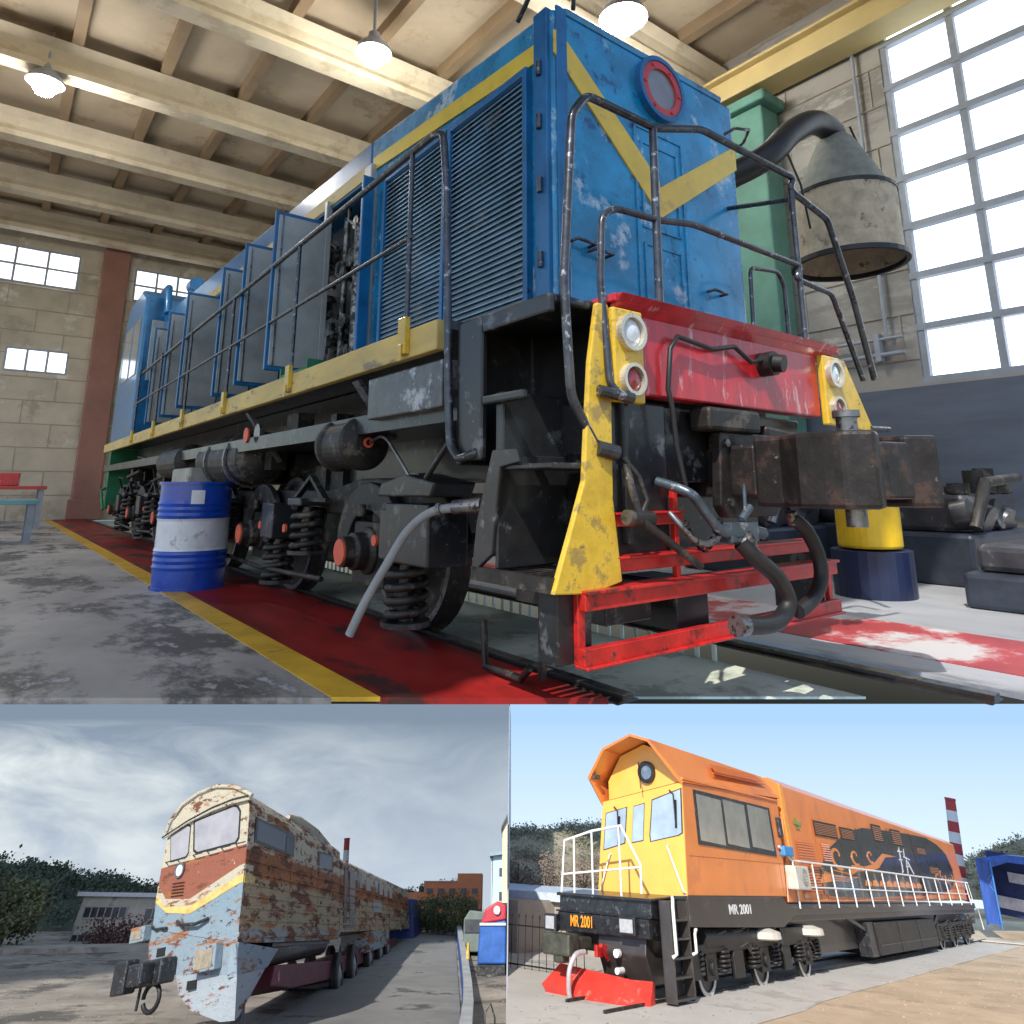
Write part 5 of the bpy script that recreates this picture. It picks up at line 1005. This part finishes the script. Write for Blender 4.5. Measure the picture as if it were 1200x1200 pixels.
b=MB();b.box(-1.75,-1.2,1.95,2.05,.85,1.1);b.cyl((-1.8,1.8,1.1),(-1.3,1.9,.8),.05,8);b.build('red_valve',REDS,O,bevel=.02);b=MB();b.cyl((-1.3,1.55,.95),(-1.45,1.55,.95),.09,12);b.cyl((-1.3,1.45,.62),(-1.6,1.45,.62),.07,12);b.build('white_cap',WHT,O)
b=MB();b.add([(-1.7,.75,.52),(-1.95,3.35,.68),(-2.55,3.3,.12),(-2.3,.75,-.12),(-1.5,.55,.40),(-1.9,.45,.0),(-2.1,3.5,-.05)],[(0,1,2,3),(0,3,5,4),(2,6,3)]);
b2=MB();P1=[(-1.45,3.25,.62),(-2.05,3.45,.18),(-2.0,3.3,-.02),(-1.85,.9,-.10),(-1.55,.62,-.04),(-1.15,.75,.50)]
b2.add([(-1.55,3.3,.62),(-2.15,3.5,.22),(-2.05,3.4,.05),(-2.3,1.1,-.02),(-1.75,.45,.0),(-1.25,.60,.48),(-1.65,1.0,.50),
 (-1.35,3.3,.58),(-1.7,3.45,.10),(-1.6,3.35,.0),(-1.9,1.1,-.06),(-1.4,.5,-.06),(-1.05,.65,.42),(-1.45,1.0,.44)],
 [(0,1,2,3,6),(6,3,4,5),(7,13,10,9,8),(13,12,11,10),(0,6,13,7),(6,5,12,13),(5,4,11,12),(4,3,10,11),(3,2,9,10),(2,1,8,9),(1,0,7,8)])
b2.build('plough',mk('red_plough',(.70,.05,.035),.4,0,.15,3,coat=.3,patch=(.75,.2,.15),pth=.6,pscale=2),O)
# steps at the cab corner
b=MB();b.box(-1.15,-1.08,.0,.30,.10,2.1);b.box(-.12,-.05,.0,.30,.10,2.1)
for z in (.14,.55,.92,1.30,1.68):b.box(-1.08,-.12,.0,.32,z,z+.05)
b.box(-1.08,-.12,.32,.36,.1,2.1);b.build('cab_steps',DK,O,bevel=.01)
b=MB();b.tube([(-1.0,-.03,2.18),(-1.12,-.10,2.16),(-1.15,-.10,2.0),(-1.15,-.10,1.05),(-1.2,.0,.98)],.045,8);b.build('step_rail',WHT,O)
b=MB();b.tube([(.25,-.03,1.50),(.05,-.10,1.50),(.0,-.10,1.42),(.0,-.10,1.05),(-.05,.0,1.0)],.04,8);b.build('step_rail',WHT,O)
def wr(pts,r=.035,nm='white_rail'):return MB().tube(pts,r,8).build(nm,WHT,O)
wr([(-1.3,3.42,2.1),(-1.3,3.30,3.36),(-1.3,2.30,3.60),(-1.3,1.30,3.74),(-1.3,.72,2.86),(-1.3,.74,2.22)]);wr([(-1.3,3.36,2.55),(-1.3,.72,2.80)],.028)
for y,z in ((2.96,3.45),(2.32,3.60),(1.38,3.72)):wr([(-1.3,y,2.14),(-1.3,y,z)],.03)
# side walkway railing
hz=lambda x:3.24-.0075*(x-8.6) if x>8.6 else 3.24
top=[(7.4,-.08,3.62),(8.45,-.08,3.25)]+[(x,-.08,3.25-.0085*(x-8.45)) for x in (20,38.8)];wr(top,.035);wr([(8.5,-.08,2.50),(38.8,-.08,2.42)],.025)
for k,x in enumerate((8.5,10.55,12.8,15.15,17.55,20.0,22.5,25.1,27.8,30.5,33.2,36.0,38.8)):
    wr([(x,-.08,1.9),(x,-.08,3.25-.0085*(x-8.45))],.03,'rail_post')
wr([(39.9,-.02,2.0),(39.9,-.02,3.0),(39.9,2.8,3.0)],.03);wr([(39.5,-.08,1.7),(40.4,-.08,1.7),(40.4,-.08,.7)],.03)
MB().box(.8,39.5,.62,2.3,.55,1.49).build('underframe',DK,O)
DK2=mk('dark_underframe',(.020,.018,.017),.45,.1,.4,3,patch=(.055,.048,.042),pth=.6,pscale=4)
# tank between bogies
b=MB();b.box(17.5,28.2,.02,2.9,.32,1.38);b.build('fuel_tank',DK2,O,bevel=.04);b=MB()
for x in (21,24.6):b.box(x,x+.06,-.01,.018,.34,1.36)
b.box(17.6,28.1,-.005,.018,.62,.66);b.build('tank_strap',BLK,O)
b=MB();b.bar((13.6,.2,1.7),(17.3,.2,1.0),.1,.12);b.bar((30.6,.2,1.7),(28.4,.2,1.0),.1,.12);b.box(16.5,17.4,.1,.6,.3,1.4);b.build('brace',BLK,O)
MB().cyl((1.2,.45,1.22),(6.2,.45,1.22),.32,18).build('air_reservoir',DK2,O);MB().box(6.9,9.3,.15,.6,.95,1.40).build('equipment_box',DK2,O,bevel=.03)
CREM=mk('cream_box',(.60,.56,.48),.7)
for x in (5.5,9.6):MB().lathe((x,.38,1.14),(0,0,1),[(.6,0),(.72,.04),(.70,.2),(.4,.28)],22).build('spring_cover',CREM,O)
for u0 in (1.55,30.6):
    for k in range(3):
        x=u0+k*(3.9 if u0<5 else 3.3);rr=.62 if u0<5 else .6
        wo=MB().lathe((x,.55,rr),(0,-1,0),[(.05,0),(rr,.0),(rr,.12),(rr-.09,.13),(rr-.12,.10),(.2,.08),(.14,.14)],30).build('wheel',BLK,O);MB().ring((x,.415,rr),(0,-1,0),rr-.12,rr-.015,.012,34).build('wheel_rim',CREM,wo)
        MB().lathe((x,2.4,rr),(0,1,0),[(.05,0),(rr,.0),(rr,.12),(.2,.1)],26).build('wheel',BLK,O)
        b=MB();b.lathe((x,.40,rr+.03),(0,-1,0),[(.26,0),(.26,.12),(.17,.14),(.17,.26),(.05,.27)],18);b.box(x-.34,x+.34,.22,.36,rr-.24,rr+.36);b.build('axle_box',DK2,O,bevel=.02)
        for s_ in (-1,1):
            b=MB();b.coil((x+s_*.85,.26,.50),.17,.04,.5,5);b.build('spring',DK2,O)
    b=MB();b.prism([(u0-1.1,.95),(u0+8.9,1.0),(u0+8.9,1.18),(u0-1.0,1.15)],1,.18,.34)
    for k in range(2):
        x=u0+k*3.9+1.5;b.box(x,x+.7,.2,.36,.35,1.0)
    b.box(u0-1.5,u0-.9,.12,.4,.45,.95);b.build('bogie_frame',DK2,O,bevel=.03)
    random.seed(int(u0));b=MB()
    for k in range(14):
        x=u0+random.random()*8.5;z=.9+random.random()*.5;b.tube([(x,.2,z),(x+.3+random.random(),.16,z+.1),(x+.9,.2,z-.25)],.03,6)
    b.build('pipework',mk('pipe_brown',(.10,.085,.075),.5,.3,.4,6),O)
# rails and near scene
for y in (.62,2.1):
    t=thing('rail',('near' if y<1 else 'far')+' rail under the orange locomotive','rail',AFT,(-5,y,.06),'rails under the orange locomotive')
    MB().box(-3.6 if y<1 else -3.0,44,y-.04,y+.04,.061,.12).build('rail_bar',GRM,t)
# left background: wall building, iron fence
GB=thing('grey_building','grey brick shed with blue white roof edge behind the iron fence','building',AFT,(10,13,0))
gm=mk('grey_brick',(.36,.32,.28),.85,0,.2,.8,patch=(.26,.22,.19),pth=.58,pscale=.8)
MB().box(5.0,10.5,9.9,19,-1.4,1.62).build('wall',gm,GB);MB().box(4.8,10.7,8.6,19.2,1.621,1.86).build('roof',mk('pale_blue_roof',(.58,.68,.80),.6),GB) if False else None
MB().prism([(7.2,1.58),(7.2,1.86),(11,2.0),(11,1.58)],1,7.6,19.2).build('roof',mk('pale_blue_roof',(.56,.66,.78),.6),GB)
MB().box(7.5,10.5,7.8,9.9,-1.4,1.579).build('side_wing',gm,GB)
for y0,y1,z0,z1 in ((8.3,9.3,.1,1.0),(8.4,9.5,-.8,-.2)):
    MB().box(7.44,7.49,y0,y1,z0,z1).build('window',dk,GB)
FN=thing('iron_fence','black iron railing fence left of the orange loco front','fence',AFT,(2.6,7,0))
ir=mk('black_iron',(.02,.02,.022),.5,.4,.2,6)
b=MB();b.bar((1.4,4.4,1.12),(1.4,11,1.12),.03,.04);b.bar((1.4,4.4,.15),(1.4,11,.15),.03,.04);b.build('fence_rail',ir,FN)
for k in range(22):
    y=4.45+k*.29;b=MB();b.cyl((1.4,y,.06),(1.4,y,1.32),.014,6);b.lathe((1.4,y,1.32),(0,0,1),[(.014,0),(.03,.03),(.03,.06),(.002,.12)],6);b.build('fence_bar',ir,FN)
hill('hill',AFT,14,40,22,10,[(0,3.0),(.4,5),(1,7.2)],-1,ha_,hb_,8,100,.5) if False else None
hill('hill',AFT,7,34,21,-0.01,[(0,3),(1,6)],-1,ha_,hb_,8,100,.5) if False else None
hill('hill',AFT,4,46,14.5,7,[(0,3.3),(.1,3.4),(.2,3.8),(.5,4.9),(1,6.0)],.4,ha_,hf_,9,30000,.2,0,.35)
for k,(x,y,h) in enumerate(((11.2,13.0,2.6),(12.3,11.6,2.4),(12.6,13.9,2.8),(13.4,12.2,2.6),(11.8,15.2,2.5))):
    tree(AFT,(x,y,.9),h,1.0,['leafless bush at the left edge over the shed roof','leafless bush nearest the white front rail','tall leafless bush in the middle over the shed roof','leafless bush right of the middle over the shed roof','far left leafless bush over the shed roof'][k],'bush','bare bushes over the grey shed roof',hb_,50+k,1500,.10,.1)
# right background: hill, blue tent, chimney
hill('hill',AFT,-30,6,58,5,[(0,13.5),(.4,11.0),(.6,9.0),(.8,6.3),(.87,5.3),(.93,4.5),(1,3.4)],2,ha_,mk('brown_green_scrub',(.33,.28,.18),.85,0,.5,.5),12,14000,.28,1,.4)
TN=thing('blue_tent_shelter','blue tarpaulin shelter with white strips at the right edge','shelter',AFT,(44,-3,1))
tb=mk('blue_tarpaulin',(.02,.08,.34),.4,0,.4,1.2,stretch=(3,3,.4),bump=.3);
b=MB();b.add([(44.0,.2,.5),(44.0,.2,3.95),(44.6,-1.4,4.45),(44.6,-6,4.7),(44.6,-6,4.25),(44.5,-1.6,4.05),(44.3,-.6,3.6),(44.3,-.6,.5),
 (50,.6,.8),(50,.6,4.1),(50,-1.2,4.6),(50,-6,4.8)],[(0,7,6,1),(1,6,5,2),(2,5,4,3),(0,1,9,8),(1,2,10,9),(2,3,11,10)]);b.build('tarpaulin',tb,TN)
wv=mk('white_strip',(.60,.63,.68),.6,0,.3,2)
b=MB();b.box(49.5,49.6,-7,.4,.9,4.6);b.build('back_sheet',mk('navy_sheet',(.012,.03,.13),.5,0,.5,1.5),TN)
b=MB();b.box(49.3,49.4,-6.8,-.8,2.9,3.5);b.box(49.3,49.4,-6.8,.3,1.3,2.0);b.build('white_strips',wv,TN)
for y in (.2,-.6,-3.2,-5.5):
    MB().cyl((44.2,y,.3),(44.2,y,3.9),.06,8).build('pole',mk('blue_pole',(.05,.2,.5),.5),TN)
b=MB();b.bar((44.2,.2,3.3),(44.2,-.6,2.2),.05,.05);b.bar((44.2,-.6,3.3),(44.2,.2,2.2),.05,.05);b.build('brace',mk('blue_pole',(.05,.2,.5),.5),TN)
tag(MB().box(55,56.8,-8,-5.0,4.2,5.3).build('far_house',mk('tan_wall',(.55,.38,.27),.8),frame=AFT,bevel=.05),'small tan house top above the blue tarpaulin shelter','house')
chimney(AFT,(50,2.45,2.0),6.3,.36,'red and white banded chimney above the orange loco roof',R(11),'X')
TN.matrix_world=TN.matrix_world@Matrix.Rotation(R(8),4,'X')

# ---------------------------------------------------------------- each yard stops at the divider
bpy.context.view_layer.update()
def root(o):
    while o.parent:o=o.parent
    return o
for o in list(bpy.data.objects):
    if o.type!='MESH':continue
    sc_=root(o).matrix_world.to_scale().x
    if abs(sc_-ha/4.6)<.002:co,no=-.0098,1
    elif abs(sc_-hb/3.3)<.002:co,no=-.0132,-1
    else:continue
    M=o.matrix_world;xs_=[(M@Vector(c)).x for c in o.bound_box]
    if (no==1 and min(xs_)>co) or (no==-1 and max(xs_)<co):continue
    iv_=M.inverted();bm=bmesh.new();bm.from_mesh(o.data)
    n_=(M.to_3x3().transposed()@Vector((no,0,0))).normalized()
    bmesh.ops.bisect_plane(bm,geom=bm.verts[:]+bm.edges[:]+bm.faces[:],plane_co=iv_@Vector((co,1,-1)),plane_no=n_,clear_inner=True)
    if len(bm.faces)==0:bpy.data.objects.remove(o)
    else:
        bmesh.ops.holes_fill(bm,edges=[e for e in bm.edges if e.is_boundary],sides=12) if len(bm.faces)<400 and o.get('kind') is None else None
        bm.to_mesh(o.data)
    bm.free()

# small stones and litter
def stones(frame,x0,x1,y0,y1,zf,n,mat,seed,size,lab='gravel'):
    rnd=random.Random(seed);V=[];F=[]
    for _ in range(n):
        x=rnd.uniform(x0,x1);y=rnd.uniform(y0,y1);z=zf(x,y);r=size*rnd.uniform(.3,1)**2;k=len(V)
        V+=[(x-r,y-r*.7,z),(x+r,y-r*.6,z),(x+r*.8,y+r,z),(x-r*.7,y+r,z),(x+r*.1,y,z+r*.8)];F+=[(k,k+1,k+4),(k+1,k+2,k+4),(k+2,k+3,k+4),(k+3,k,k+4)]
    o=tag(MB().add(V,F).build(lab,mat,frame=frame),kind='stuff')
    M=frame;iv_=M.inverted();no=1 if frame is AFT else -1;co=-.0098 if frame is AFT else -.0132
    bm=bmesh.new();bm.from_mesh(o.data);bmesh.ops.bisect_plane(bm,geom=bm.verts[:]+bm.edges[:]+bm.faces[:],plane_co=iv_@Vector((co,1,-1)),plane_no=(M.to_3x3().transposed()@Vector((no,0,0))).normalized(),clear_inner=True);bm.to_mesh(o.data);bm.free()
stones(AFT,-6,40,-12,-1.9,lambda x,y:.0,1600,mk('sand_stones',(.42,.33,.24),.9,0,.4,3),61,.05)
stones(AFT,-6,40,-1.7,3.4,lambda x,y:.06,500,mk('grey_stones',(.30,.27,.23),.9,0,.4,3),62,.04)
stones(YARD,-45,-9,34,60,lambda x,y:gz(y),1500,mk('road_stones',(.22,.2,.17),.9,0,.5,3),63,.06)
stones(YARD,-1.0,-.4,28,80,lambda x,y:gz(y),300,mk('road_stones',(.22,.2,.17),.9,0,.5,3),64,.06)
